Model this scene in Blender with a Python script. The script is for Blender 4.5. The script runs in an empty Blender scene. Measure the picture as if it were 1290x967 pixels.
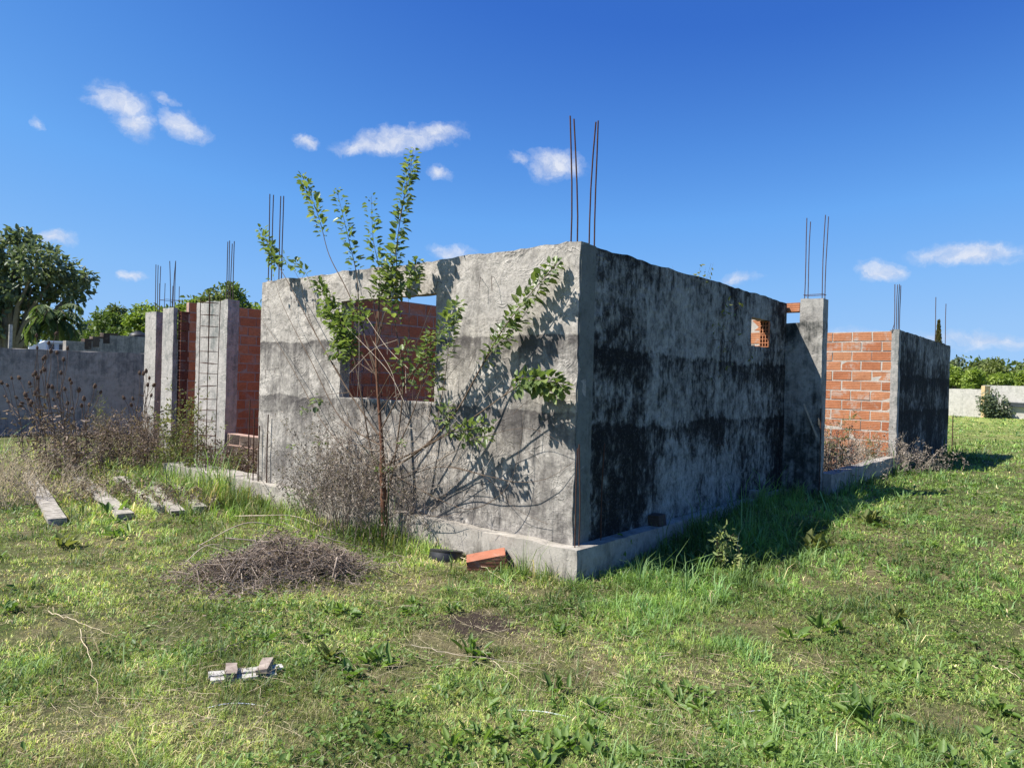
import bpy, bmesh, math, random
import numpy as np
from mathutils import Vector, Matrix, noise as mnoise

random.seed(7)
rng = np.random.default_rng(11)
SC = bpy.context.scene
COL = SC.collection
PI = math.pi
rad = math.radians

# ------------------------------------------------------------------ camera and the house frame
CAMF, PITCH, ROLL = 896.2, -0.0043, 0.0269          # focal length in photo pixels (1290 wide), radians
CX, CY, YAW = 0.535, 5.812, 0.7004                  # near corner of the house, its heading
IW, IH = 1290.0, 967.0
CAMZ = 1.6
_cp, _sp, _cr, _sr = math.cos(PITCH), math.sin(PITCH), math.cos(ROLL), math.sin(ROLL)
FW = Vector((0, _cp, _sp)); _up = Vector((0, -_sp, _cp)); _rt = Vector((1, 0, 0))
RT = _cr * _rt + _sr * _up
UP = -_sr * _rt + _cr * _up
CAM = Vector((0, 0, CAMZ))
C0 = Vector((CX, CY, 0))
UA = Vector((-math.cos(YAW), math.sin(YAW), 0))     # along the sunlit wall, away from the corner
VB = Vector((math.sin(YAW), math.cos(YAW), 0))      # along the stained wall, away from the corner


def ray(x, y):
    return FW + (x - IW / 2) / CAMF * RT - (y - IH / 2) / CAMF * UP


def to_ab(P):
    q = P - C0
    return Vector((q.dot(UA), q.dot(VB), P.z))


def from_ab(a, b, z=0.0):
    return C0 + a * UA + b * VB + Vector((0, 0, z))


def loc(a, b, z):                                    # house local coordinates
    return (-a, b, z)


def site(x, y, plane, val):
    """world point seen at photo pixel x,y on a plane: 'z' height, 'a' / 'b' house planes, 'd' depth"""
    d = ray(x, y)
    if plane == 'z': t = (val - CAM.z) / d.z
    elif plane == 'a': t = (val - (CAM - C0).dot(UA)) / d.dot(UA)
    elif plane == 'b': t = (val - (CAM - C0).dot(VB)) / d.dot(VB)
    else: t = val / d.dot(FW)
    return CAM + d * t


def sitel(x, y, plane, val):
    return to_ab(site(x, y, plane, val))


# ------------------------------------------------------------------ numpy value noise
def _hash(ix, iy, seed):
    n = (ix.astype(np.int64) * 374761393 + iy.astype(np.int64) * 668265263 + seed * 1442695041) & 0x7fffffff
    n = ((n ^ (n >> 13)) * 1274126177) & 0x7fffffff
    n = n ^ (n >> 16)
    return (n & 0xffff) / 65535.0


def vnoise(x, y, seed=0):
    x = np.asarray(x, float); y = np.asarray(y, float)
    ix = np.floor(x); iy = np.floor(y)
    fx = x - ix; fy = y - iy
    fx = fx * fx * (3 - 2 * fx); fy = fy * fy * (3 - 2 * fy)
    a = _hash(ix, iy, seed); b = _hash(ix + 1, iy, seed); c = _hash(ix, iy + 1, seed); d = _hash(ix + 1, iy + 1, seed)
    return (a * (1 - fx) + b * fx) * (1 - fy) + (c * (1 - fx) + d * fx) * fy


def fbm(x, y, seed=0, oct=3):
    s = 0; amp = .5; tot = 0
    for k in range(oct):
        s = s + amp * vnoise(x * 2 ** k + 17 * k, y * 2 ** k - 9 * k, seed + k); tot += amp; amp *= .5
    return s / tot


def sstep(x, a, b):
    t = np.clip((x - a) / (b - a), 0, 1)
    return t * t * (3 - 2 * t)


def ab_np(x, y):
    dx = x - CX; dy = y - CY
    return dx * UA.x + dy * UA.y, dx * VB.x + dy * VB.y


def gz(x, y):
    x = np.asarray(x, float); y = np.asarray(y, float)
    a, b = ab_np(x, y)
    r = np.sqrt(x * x + y * y)
    f = np.clip(1.3 - r / 90, .15, 1)
    z = (.05 * (fbm(x / 1.3, y / 1.3, 3) - .5) + .10 * (fbm(x / 5.5, y / 5.5, 8) - .5)) * f
    z = z + .20 * sstep(b, .4, 3.6) * sstep(-a, -.35, .25) * (1 - sstep(-a, 3, 8)) * (1 - sstep(b, 16, 26))
    z = z + .09 * sstep(a, 3.6, 5.2) * sstep(b, -1.3, -.3) * (1 - sstep(b, 0.3, 2.0)) * (1 - sstep(a, 8, 11))
    return z


def gzf(x, y):
    return float(gz(np.array([x]), np.array([y]))[0])


def gp(x, y):
    return Vector((x, y, gzf(x, y)))


def gsite(x, y):
    """point of the uneven ground seen at photo pixel x,y"""
    P = site(x, y, 'z', 0)
    for _ in range(3):
        P = site(x, y, 'z', gzf(P.x, P.y))
    return P


# ------------------------------------------------------------------ mesh helpers
class MB:
    def __init__(s): s.v = []; s.f = []; s.m = []

    def add(s, verts, faces, m=0):
        o = len(s.v)
        s.v += [tuple(p) for p in verts]
        s.f += [tuple(i + o for i in f) for f in faces]
        s.m += [m] * len(faces)

    def box(s, x0, x1, y0, y1, z0, z1, m=0, jit=0.0):
        P = [(x, y, z) for x in (x0, x1) for y in (y0, y1) for z in (z0, z1)]
        if jit: P = [tuple(c + random.uniform(-jit, jit) for c in p) for p in P]
        s.add(P, [(0, 1, 3, 2), (4, 6, 7, 5), (0, 4, 5, 1), (2, 3, 7, 6), (0, 2, 6, 4), (1, 5, 7, 3)], m)

    def obox(s, c, ex, ey, ez, m=0, jit=0.0):
        c = Vector(c); ex = Vector(ex); ey = Vector(ey); ez = Vector(ez)
        P = [c + i * ex + j * ey + k * ez for i in (-.5, .5) for j in (-.5, .5) for k in (-.5, .5)]
        if jit: P = [p + Vector([random.uniform(-jit, jit) for _ in range(3)]) for p in P]
        s.add(P, [(0, 1, 3, 2), (4, 6, 7, 5), (0, 4, 5, 1), (2, 3, 7, 6), (0, 2, 6, 4), (1, 5, 7, 3)], m)

    def tube(s, path, r, n=6, m=0, cap=True):
        path = [Vector(p) for p in path]; K = len(path)
        rr = r if isinstance(r, (list, tuple)) else [r] * K
        rings = []; prev = None
        for i, p in enumerate(path):
            d = (path[min(i + 1, K - 1)] - path[max(i - 1, 0)])
            if d.length < 1e-9: d = Vector((0, 0, 1))
            d.normalize()
            if prev is None:
                u = d.orthogonal().normalized()
            else:
                u = prev - d * prev.dot(d)
                u = u.normalized() if u.length > 1e-6 else d.orthogonal().normalized()
            prev = u; w = d.cross(u)
            rings.append([p + rr[i] * (math.cos(2 * PI * k / n) * u + math.sin(2 * PI * k / n) * w) for k in range(n)])
        V = [q for R in rings for q in R]; F = []
        for i in range(K - 1):
            for k in range(n):
                k2 = (k + 1) % n
                F.append((i * n + k, i * n + k2, (i + 1) * n + k2, (i + 1) * n + k))
        if cap:
            F.append(tuple(range(n - 1, -1, -1))); F.append(tuple((K - 1) * n + k for k in range(n)))
        s.add(V, F, m)

    def build(s, name, mats, parent=None, origin=(0, 0, 0), smooth=False, angle=40, recalc=False):
        me = bpy.data.meshes.new(name)
        o = Vector(origin)
        me.from_pydata([tuple(Vector(p) - o) for p in s.v], [], s.f)
        mats = mats if isinstance(mats, (list, tuple)) else [mats]
        for m in mats: me.materials.append(m)
        if len(mats) > 1: me.polygons.foreach_set('material_index', s.m)
        if recalc:
            bm = bmesh.new(); bm.from_mesh(me); bmesh.ops.recalc_face_normals(bm, faces=bm.faces); bm.to_mesh(me); bm.free()
        if smooth:
            me.polygons.foreach_set('use_smooth', [True] * len(me.polygons))
            me.set_sharp_from_angle(angle=rad(angle))
        me.update()
        return link(name, me, parent, o if parent is None else None)


def link(name, me, parent=None, location=None):
    ob = bpy.data.objects.new(name, me)
    COL.objects.link(ob)
    if parent is not None: ob.parent = parent
    if location is not None: ob.location = location
    return ob


def np_mesh(name, V, F, mat, parent=None, origin=None, smooth=False, attrs=None, midx=None):
    """V (n,3); F list of (m,k) int arrays"""
    me = bpy.data.meshes.new(name)
    V = np.asarray(V, np.float32)
    if origin is not None: V = V - np.array(origin, np.float32)
    me.vertices.add(len(V)); me.vertices.foreach_set('co', V.ravel())
    loops = np.concatenate([f.ravel() for f in F]).astype(np.int32)
    tot = np.concatenate([np.full(len(f), f.shape[1], np.int32) for f in F])
    st = np.concatenate([[0], np.cumsum(tot)[:-1]]).astype(np.int32)
    me.loops.add(len(loops)); me.loops.foreach_set('vertex_index', loops)
    me.polygons.add(len(tot)); me.polygons.foreach_set('loop_start', st); me.polygons.foreach_set('loop_total', tot)
    if smooth: me.polygons.foreach_set('use_smooth', np.ones(len(tot), bool))
    for m in (mat if isinstance(mat, (list, tuple)) else [mat]): me.materials.append(m)
    if midx is not None: me.polygons.foreach_set('material_index', midx.astype(np.int32))
    if attrs:
        for k, arr in attrs.items():
            if arr.ndim == 1:
                at = me.attributes.new(k, 'FLOAT', 'POINT'); at.data.foreach_set('value', arr.astype(np.float32))
            else:
                at = me.attributes.new(k, 'FLOAT_COLOR', 'POINT'); at.data.foreach_set('color', arr.astype(np.float32).ravel())
    me.update(calc_edges=True)
    me.validate()
    return link(name, me, parent, origin if parent is None else None)


def unit(v):
    return v / np.maximum(np.linalg.norm(v, axis=-1, keepdims=True), 1e-9)


def tubes_np(paths, r, n=3):
    """paths (N,K,3), r (N,K) -> V,F"""
    N, K, _ = paths.shape
    d = np.empty_like(paths); d[:, 1:-1] = paths[:, 2:] - paths[:, :-2]; d[:, 0] = paths[:, 1] - paths[:, 0]; d[:, -1] = paths[:, -1] - paths[:, -2]
    d = unit(d)
    ref = np.where(np.abs(d[..., 2:3]) < .9, np.array([0, 0, 1.]), np.array([1., 0, 0]))
    u = unit(np.cross(d, ref)); w = np.cross(d, u)
    ang = np.arange(n) * 2 * PI / n
    V = paths[:, :, None, :] + r[:, :, None, None] * (np.cos(ang)[None, None, :, None] * u[:, :, None, :] + np.sin(ang)[None, None, :, None] * w[:, :, None, :])
    idx = np.arange(N * K * n).reshape(N, K, n)
    k2 = (np.arange(n) + 1) % n
    F = np.stack([idx[:, :-1, :], idx[:, :-1][:, :, k2], idx[:, 1:][:, :, k2], idx[:, 1:, :]], -1).reshape(-1, 4)
    return V.reshape(-1, 3), F


def leaves_np(pos, dirv, nrm, L, wr=.5, fold=.25, droop=0.0):
    """leaf blades with a midrib fold: 6 vertices, 2 quads each"""
    N = len(pos)
    d = unit(dirv); s = unit(np.cross(d, nrm)); n = np.cross(s, d)
    L = np.asarray(L).reshape(-1, 1); W = L * wr
    wr = np.asarray(wr)
    b = pos; t = pos + d * L - n * L * droop
    l1 = pos + d * L * .30 + s * W * .46 + n * W * fold
    l2 = pos + d * L * .72 + s * W * .36 + n * W * fold * .8 - n * L * droop * .5
    r1 = pos + d * L * .30 - s * W * .46 + n * W * fold
    r2 = pos + d * L * .72 - s * W * .36 + n * W * fold * .8 - n * L * droop * .5
    V = np.stack([b, r1, r2, t, l2, l1], 1).reshape(-1, 3)
    o = np.arange(N)[:, None] * 6
    F = np.concatenate([o + np.array([[0, 1, 2, 3]]), o + np.array([[0, 3, 4, 5]])])
    return V, F


def rdir(N, zmin=-1, zmax=1):
    z = rng.uniform(zmin, zmax, N); t = rng.uniform(0, 2 * PI, N); q = np.sqrt(1 - z * z)
    return np.stack([q * np.cos(t), q * np.sin(t), z], 1)


def rough_slab(axis, s0, s1, f0, f1, z0, z1, step=.09, amp=.006, top=.012, holes=(), seed=0.0, edge=.0):
    """a cast or plastered slab with uneven faces and edges.  axis 'a': runs along a, faces at b=f0,f1;
    axis 'b': runs along b, faces at a=f0,f1.  Optional rectangular holes (s0,s1,z0,z1)."""
    def lines(lo, hi, extra):
        n = max(1, int(round((hi - lo) / step)))
        L = [lo + (hi - lo) * i / n for i in range(n + 1)]
        for e in extra:
            L = [q for q in L if abs(q - e) > step * .45 or q in (lo, hi)] + [e]
        return sorted(set(L))
    S = lines(s0, s1, [h[i] for h in holes for i in (0, 1)])
    Z = lines(z0, z1, [h[i] for h in holes for i in (2, 3)])
    def solid(i, j):
        if i < 0 or j < 0 or i >= len(S) - 1 or j >= len(Z) - 1: return False
        cs = (S[i] + S[i + 1]) / 2; cz = (Z[j] + Z[j + 1]) / 2
        return not any(h[0] < cs < h[1] and h[2] < cz < h[3] for h in holes)
    mb = MB(); ids = {}
    def vert(i, j, k):
        key = (i, j, k)
        if key in ids: return ids[key]
        s, z, f = S[i], Z[j], (f0, f1)[k]
        sg = -1 if k == 0 else 1
        q = Vector((s * 1.7 + seed, f * 3 + seed, z * 1.7))
        f += sg * amp * (mnoise.noise(q * 1.3) + .8 * mnoise.noise(q * 4.1))
        if j == len(Z) - 1: z += top * (mnoise.noise(q * 2.1 + Vector((5, 0, 0))) + .7 * mnoise.noise(q * 6.3))
        if i in (0, len(S) - 1): s += edge * mnoise.noise(q * 5.3)
        for h in holes:
            if h[0] - 1e-6 <= S[i] <= h[1] + 1e-6 and h[2] - 1e-6 <= Z[j] <= h[3] + 1e-6:
                s += .012 * mnoise.noise(q * 6.7); z += .012 * mnoise.noise(q * 5.9 + Vector((9, 1, 0)))
        P = loc(s, f, z) if axis == 'a' else loc(f, s, z)
        ids[key] = len(mb.v); mb.v.append(P)
        return ids[key]
    def face(*ks):
        mb.f.append(tuple(vert(*k) for k in ks)); mb.m.append(0)
    for i in range(len(S) - 1):
        for j in range(len(Z) - 1):
            if not solid(i, j): continue
            face((i, j, 0), (i + 1, j, 0), (i + 1, j + 1, 0), (i, j + 1, 0))
            face((i, j, 1), (i, j + 1, 1), (i + 1, j + 1, 1), (i + 1, j, 1))
            if not solid(i - 1, j): face((i, j, 0), (i, j + 1, 0), (i, j + 1, 1), (i, j, 1))
            if not solid(i + 1, j): face((i + 1, j, 0), (i + 1, j, 1), (i + 1, j + 1, 1), (i + 1, j + 1, 0))
            if not solid(i, j - 1): face((i, j, 0), (i, j, 1), (i + 1, j, 1), (i + 1, j, 0))
            if not solid(i, j + 1): face((i, j + 1, 0), (i + 1, j + 1, 0), (i + 1, j + 1, 1), (i, j + 1, 1))
    return mb


def brick_wall(axis, s0, s1, f0, f1, z0, z1, ragged=0.0, skip=None, L=.312, H=.156, J=.020):
    """running bond of hollow clay bricks (slot 0) set in recessed mortar (slot 1)"""
    mb = MB()
    def bx(sa, sb, fa, fb, za, zb, m, jit=0):
        if axis == 'a': mb.box(-sb, -sa, fa, fb, za, zb, m, jit)
        else: mb.box(-fb, -fa, sa, sb, za, zb, m, jit)
    row = 0; z = z0; tops = {}
    while z + H * .6 < z1:
        h = min(H, z1 - z)
        s = s0 - (row % 2) * (L + J) / 2 - random.uniform(0, .03)
        while s < s1:
            sa = max(s, s0); sb = min(s + L + random.uniform(-.006, .006), s1)
            last = z + H + J + H * .6 >= z1
            if sb - sa > .03 and not (skip and skip((sa + sb) / 2, z + h / 2)):
                if not (last and random.random() < ragged):
                    d = random.uniform(-.004, .005)
                    bx(sa, sb, f0 - d, f1 + d, z + random.uniform(0, .006), z + h - random.uniform(0, .005), 0, .004)
                    bx(sa - J * .9, sb + J * .9, f0 + .005, f1 - .005, z - J, z + h + J * .4, 1, .001)
            s += L + J
        z += H + J; row += 1
    return mb


def hollow_end(axis_pt, wdir, ddir, z0, w=.12, h=.18, depth=.12, nx=2, nz=3, t=.012):
    """open end of a hollow brick: a clay grille w x h, its holes running back along ddir"""
    mb = MB(); P = Vector(axis_pt); w_ = Vector(wdir); d_ = Vector(ddir); up = Vector((0, 0, 1))
    for i in range(nx + 1):
        c = P + w_ * (i * (w - t) / nx + t / 2) + d_ * depth / 2 + up * (z0 + h / 2)
        mb.obox(c, w_ * t, d_ * depth, up * h)
    for j in range(nz + 1):
        for i in range(nx):
            cw = (w - t) / nx
            c = P + w_ * (i * cw + t / 2 + cw / 2) + d_ * depth / 2 + up * (z0 + t / 2 + j * (h - t) / nz)
            mb.obox(c, w_ * (cw - t), d_ * depth * .98, up * t)
    mb.obox(P + w_ * w / 2 + d_ * (depth + .01) + up * (z0 + h / 2), w_ * w, d_ * .02, up * h)
    return mb


def merge(mb, other, m=None):
    o = len(mb.v); mb.v += other.v
    mb.f += [tuple(i + o for i in f) for f in other.f]
    mb.m += [m] * len(other.f) if m is not None else other.m


def tag(o, label=None, cat=None, group=None, kind=None):
    if label: o['label'] = label
    if cat: o['category'] = cat
    if group: o['group'] = group
    if kind: o['kind'] = kind
    return o


def thing(name, location, label, cat, group=None, rz=0):
    e = bpy.data.objects.new(name, None); COL.objects.link(e)
    e.location = location; e.rotation_euler = (0, 0, rz); e.empty_display_size = .2
    return tag(e, label, cat, group)


# ------------------------------------------------------------------ materials
class NT:
    def __init__(s, name, world=False):
        if world:
            s.mat = bpy.data.worlds.new(name)
        else:
            s.mat = bpy.data.materials.new(name)
        s.mat.use_nodes = True
        s.t = s.mat.node_tree; s.t.nodes.clear()

    def n(s, typ, **kw):
        nd = s.t.nodes.new(typ)
        for k, v in kw.items():
            if k.startswith('i_'):
                key = k[2:]
                key = int(key) if key.isdigit() else key.replace('_', ' ')
                s.set(nd.inputs[key], v)
            else: setattr(nd, k, v)
        return nd

    def set(s, sock, v):
        if hasattr(v, 'is_output') and v.is_output: s.t.links.new(v, sock)
        elif hasattr(v, 'outputs'): s.t.links.new(v.outputs[0], sock)
        else:
            if isinstance(v, (tuple, list)) and sock.type == 'RGBA' and len(v) == 3: v = (*v, 1)
            sock.default_value = v

    def math(s, op, a, b=0.0, c=None, clamp=False):
        nd = s.t.nodes.new('ShaderNodeMath'); nd.operation = op; nd.use_clamp = clamp
        s.set(nd.inputs[0], a); s.set(nd.inputs[1], b)
        if c is not None: s.set(nd.inputs[2], c)
        return nd.outputs[0]

    def vmath(s, op, a, b=(0, 0, 0)):
        nd = s.t.nodes.new('ShaderNodeVectorMath'); nd.operation = op
        s.set(nd.inputs[0], a); s.set(nd.inputs[1], b)
        return nd.outputs['Value'] if op in ('DOT_PRODUCT', 'LENGTH') else nd.outputs[0]

    def ramp(s, fac, stops, interp='LINEAR'):
        nd = s.t.nodes.new('ShaderNodeValToRGB'); cr = nd.color_ramp; cr.interpolation = interp
        def c4(c): return (c, c, c, 1) if isinstance(c, (int, float)) else (*c, 1)
        cr.elements[0].position, cr.elements[0].color = stops[0][0], c4(stops[0][1])
        cr.elements[1].position, cr.elements[1].color = stops[-1][0], c4(stops[-1][1])
        for p, c in stops[1:-1]:
            e = cr.elements.new(p); e.color = c4(c)
        s.set(nd.inputs[0], fac)
        return nd.outputs[0]

    def mix(s, fac, a, b, typ='MIX'):
        nd = s.t.nodes.new('ShaderNodeMix'); nd.data_type = 'RGBA'; nd.blend_type = typ
        s.set(nd.inputs['Factor'], fac); s.set(nd.inputs[6], a); s.set(nd.inputs[7], b)
        return nd.outputs[2]

    def noise(s, vec, scale, detail=4, rough=.6, dist=0.0, lac=2.0):
        nd = s.n('ShaderNodeTexNoise', i_Vector=vec, i_Scale=scale, i_Detail=detail, i_Roughness=rough, i_Distortion=dist, i_Lacunarity=lac)
        return nd.outputs[0]

    def coord(s, k='Object'):
        return s.n('ShaderNodeTexCoord').outputs[k]

    def scale(s, v, sc):
        return s.vmath('MULTIPLY', v, sc)

    def sep(s, v):
        nd = s.n('ShaderNodeSeparateXYZ', i_0=v); return nd.outputs

    def bump(s, h, strength=.5, dist=.02, normal=None):
        nd = s.n('ShaderNodeBump', i_Height=h, i_Strength=strength, i_Distance=dist)
        if normal is not None: s.set(nd.inputs['Normal'], normal)
        return nd.outputs[0]

    def out(s, base, rough=.9, normal=None, spec=.25, metal=0.0):
        b = s.n('ShaderNodeBsdfPrincipled')
        s.set(b.inputs['Base Color'], base); s.set(b.inputs['Roughness'], rough)
        s.set(b.inputs['Specular IOR Level'], spec); s.set(b.inputs['Metallic'], metal)
        if normal is not None: s.set(b.inputs['Normal'], normal)
        o = s.n('ShaderNodeOutputMaterial'); s.t.links.new(b.outputs[0], o.inputs[0])
        return s.mat


def m_simple(name, c0, c1, scale=8, rough=.85, bump=.3, bd=.01, spec=.25, metal=0.0, stretch=(1, 1, 1)):
    t = NT(name); v = t.scale(t.coord(), stretch)
    n = t.noise(v, scale, 5, .65)
    col = t.ramp(n, [(.3, c0), (.7, c1)])
    return t.out(col, rough, t.bump(t.noise(v, scale * 4, 4, .7), bump, bd), spec, metal)


def m_plaster(name, light, mid, dark, bands, blotch=.5, streak=.4, strokes=1.0, zr=(.27, 2.75), grime=.35, xoff=0.0, extra=None, pmask=(.45, .75), tide=.6, patchy=.30, fines=.26, wobble=(.28, .12), sootk=.25):
    """weathered cement render: casting lifts at the heights in bands, mould, run-off streaks, trowel strokes"""
    t = NT(name); co = t.coord(); X, Y, Z = t.sep(co)
    def cn(n, lo=.32, hi=.68): return t.ramp(n, [(lo, 0.0), (hi, 1.0)])
    wob = t.noise(t.scale(co, (1, 1, .6)), 2.2, 4, .6)
    wob2 = t.noise(co, 9, 4, .65)
    zz = t.math('ADD', Z, t.math('MULTIPLY', t.math('SUBTRACT', wob, .5), wobble[0]))
    zz = t.math('ADD', zz, t.math('MULTIPLY', t.math('SUBTRACT', wob2, .5), wobble[1]))
    fz = t.math('DIVIDE', t.math('SUBTRACT', zz, zr[0]), zr[1] - zr[0], clamp=True)
    band = t.ramp(fz, [((z - zr[0]) / (zr[1] - zr[0]), v) for z, v in bands])
    big = cn(t.noise(t.scale(co, (1, 1, .8)), 1.4, 5, .62, .4))
    mid_n = t.noise(co, 5.0, 6, .7, .5)
    midc = cn(mid_n, .36, .64)
    patch = cn(t.noise(t.scale(co, (1, 1, .7)), 11, 6, .75, .6), .38, .62)
    fine = t.noise(co, 42, 4, .7)
    st = cn(t.noise(t.scale(co, (4.5, 4.5, .55)), 1.0, 5, .65, .3), .34, .66)
    st2 = cn(t.noise(t.scale(co, (24, 24, 1.6)), 1.0, 4, .65, .3), .36, .64)
    col = t.mix(midc, light, mid)
    col = t.mix(t.math('MULTIPLY', big, .35), col, tuple(.8 * c for c in mid))
    # trowel marks: soft swells with a few raised smears
    w1 = t.noise(t.scale(co, (1, 1, 1.5)), 4.2, 3, .5, 1.1)
    w2 = t.noise(co, 13, 4, .6, .5)
    ridge = t.ramp(t.math('ABSOLUTE', t.math('SUBTRACT', t.noise(t.scale(co, (1, 1, 1.4)), 2.9, 3, .5, 1.7), .5)), [(0.0, 1.0), (.035, 0.0)])
    ridge = t.math('MULTIPLY', ridge, cn(wob, .45, .6))
    col = t.mix(t.math('MULTIPLY', ridge, .25 * strokes), col, tuple(min(1, c * 1.2) for c in light))
    # dark growth: lift bands, blotches, run-off
    g = t.math('MULTIPLY', band, tide)
    g = t.math('ADD', g, t.math('MULTIPLY', t.math('SUBTRACT', big, .5), blotch))
    g = t.math('ADD', g, t.math('MULTIPLY', t.math('SUBTRACT', st, .5), streak))
    g = t.math('ADD', g, t.math('MULTIPLY', t.math('SUBTRACT', midc, .5), .34))
    g = t.math('ADD', g, t.math('MULTIPLY', t.math('SUBTRACT', patch, .5), patchy))
    g = t.math('ADD', g, t.math('MULTIPLY', t.math('SUBTRACT', st2, .5), fines))
    if extra is not None: g = t.math('ADD', g, extra(t, X, Y, Z, wob))
    mask = t.ramp(g, [(max(0.0, pmask[0] - .28), 0.0), (pmask[0], .40), (pmask[1], .85), (min(1.0, pmask[1] + .25), 1.0)])
    col = t.mix(mask, col, dark)
    soot = cn(t.noise(t.scale(co, (1, 1, .55)), 19, 6, .78, .8), .47, .68)
    col = t.mix(t.math('MULTIPLY', soot, sootk), col, tuple(1.15 * c for c in dark))
    col = t.mix(t.math('MULTIPLY', cn(fine, .60, .36), grime), col, tuple(c * .45 for c in mid))
    h = t.math('ADD', t.math('MULTIPLY', w1, .8 * strokes), t.math('ADD', t.math('MULTIPLY', w2, .35 * strokes), t.math('MULTIPLY', fine, .16)))
    h = t.math('ADD', h, t.math('MULTIPLY', ridge, .22 * strokes))
    return t.out(col, .93, t.bump(h, .55, .035), .12)


def m_brick(name, c0, c1, c2, rough=.85, smear=.35):
    t = NT(name); co = t.coord(); X, Y, Z = t.sep(co)
    rnd = t.n('ShaderNodeNewGeometry').outputs['Random Per Island']
    base = t.ramp(rnd, [(0.0, c0), (.5, c1), (1.0, c2)])
    n = t.noise(co, 7, 5, .7)
    base = t.mix(t.ramp(n, [(.35, .35), (.7, 0.0)]), base, tuple(c * .5 for c in c0))
    sm = t.noise(co, 3.1, 6, .72, .5)
    base = t.mix(t.math('MULTIPLY', t.ramp(sm, [(.53, 0.0), (.66, 1.0)]), smear), base, (.40, .335, .28))
    base = t.mix(t.math('MULTIPLY', t.ramp(t.noise(co, 30, 5, .75), [(.5, 0.0), (.7, 1.0)]), .45), base, tuple(c * .35 for c in c0))
    rib = t.math('SINE', t.math('MULTIPLY', Z, 2 * PI / .03))
    h = t.math('ADD', t.math('MULTIPLY', rib, .35), t.math('MULTIPLY', t.noise(co, 60, 3, .7), .6))
    return t.out(base, rough, t.bump(h, .45, .006), .2)


def m_leaf(name, stops, trans=.35, rough=.5, spec=.4, nscale=1.2, gain=1.35):
    t = NT(name)
    rnd = t.n('ShaderNodeNewGeometry').outputs['Random Per Island']
    n = t.noise(t.coord(), nscale, 3, .6)
    f = t.math('ADD', t.math('MULTIPLY', rnd, .6), t.math('MULTIPLY', t.ramp(n, [(.3, 0.0), (.7, 1.0)]), .4))
    col = t.ramp(f, stops)
    b = t.n('ShaderNodeBsdfPrincipled'); t.set(b.inputs['Base Color'], col); t.set(b.inputs['Roughness'], rough); t.set(b.inputs['Specular IOR Level'], spec)
    tr = t.n('ShaderNodeBsdfTranslucent'); t.set(tr.inputs['Color'], t.mix(1.0, col, (gain, gain * 1.05, gain * .55), 'MULTIPLY'))
    mx = t.n('ShaderNodeMixShader', i_0=trans); t.t.links.new(b.outputs[0], mx.inputs[1]); t.t.links.new(tr.outputs[0], mx.inputs[2])
    o = t.n('ShaderNodeOutputMaterial'); t.t.links.new(mx.outputs[0], o.inputs[0])
    return t.mat


def m_grass(name):
    t = NT(name)
    col = t.n('ShaderNodeAttribute', attribute_name='tint').outputs['Color']
    b = t.n('ShaderNodeBsdfPrincipled'); t.set(b.inputs['Base Color'], col); t.set(b.inputs['Roughness'], .55); t.set(b.inputs['Specular IOR Level'], .3)
    tr = t.n('ShaderNodeBsdfTranslucent'); t.set(tr.inputs['Color'], t.mix(1.0, col, (1.25, 1.3, .7), 'MULTIPLY'))
    mx = t.n('ShaderNodeMixShader', i_0=.35); t.t.links.new(b.outputs[0], mx.inputs[1]); t.t.links.new(tr.outputs[0], mx.inputs[2])
    o = t.n('ShaderNodeOutputMaterial'); t.t.links.new(mx.outputs[0], o.inputs[0])
    return t.mat


LIFTS_A = [(.27, .56), (.55, .66), (.80, .46), (1.02, .52), (1.20, .80), (1.345, 1.0), (1.36, .42), (1.62, .32), (1.76, .48), (1.86, .78), (1.985, .98), (2.0, .16), (2.4, .06), (2.70, .16), (2.75, .40)]
LIFTS_B = [(.27, .52), (.50, .44), (.72, .50), (1.0, .74), (1.16, 1.0), (1.22, 1.05), (1.25, .40), (1.5, .30), (1.68, .62), (1.80, .95), (1.88, 1.05), (1.91, .36), (2.2, .32), (2.5, .48), (2.68, .72), (2.75, .9)]


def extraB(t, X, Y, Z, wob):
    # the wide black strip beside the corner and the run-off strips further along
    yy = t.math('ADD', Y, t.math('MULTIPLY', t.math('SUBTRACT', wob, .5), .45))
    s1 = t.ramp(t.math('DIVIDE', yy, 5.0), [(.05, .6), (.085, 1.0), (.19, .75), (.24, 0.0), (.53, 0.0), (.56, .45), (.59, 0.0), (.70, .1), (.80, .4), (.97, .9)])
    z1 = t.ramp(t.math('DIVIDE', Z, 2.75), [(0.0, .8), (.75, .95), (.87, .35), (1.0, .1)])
    return t.math('MULTIPLY', t.math('MULTIPLY', s1, z1), .62)


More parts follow.
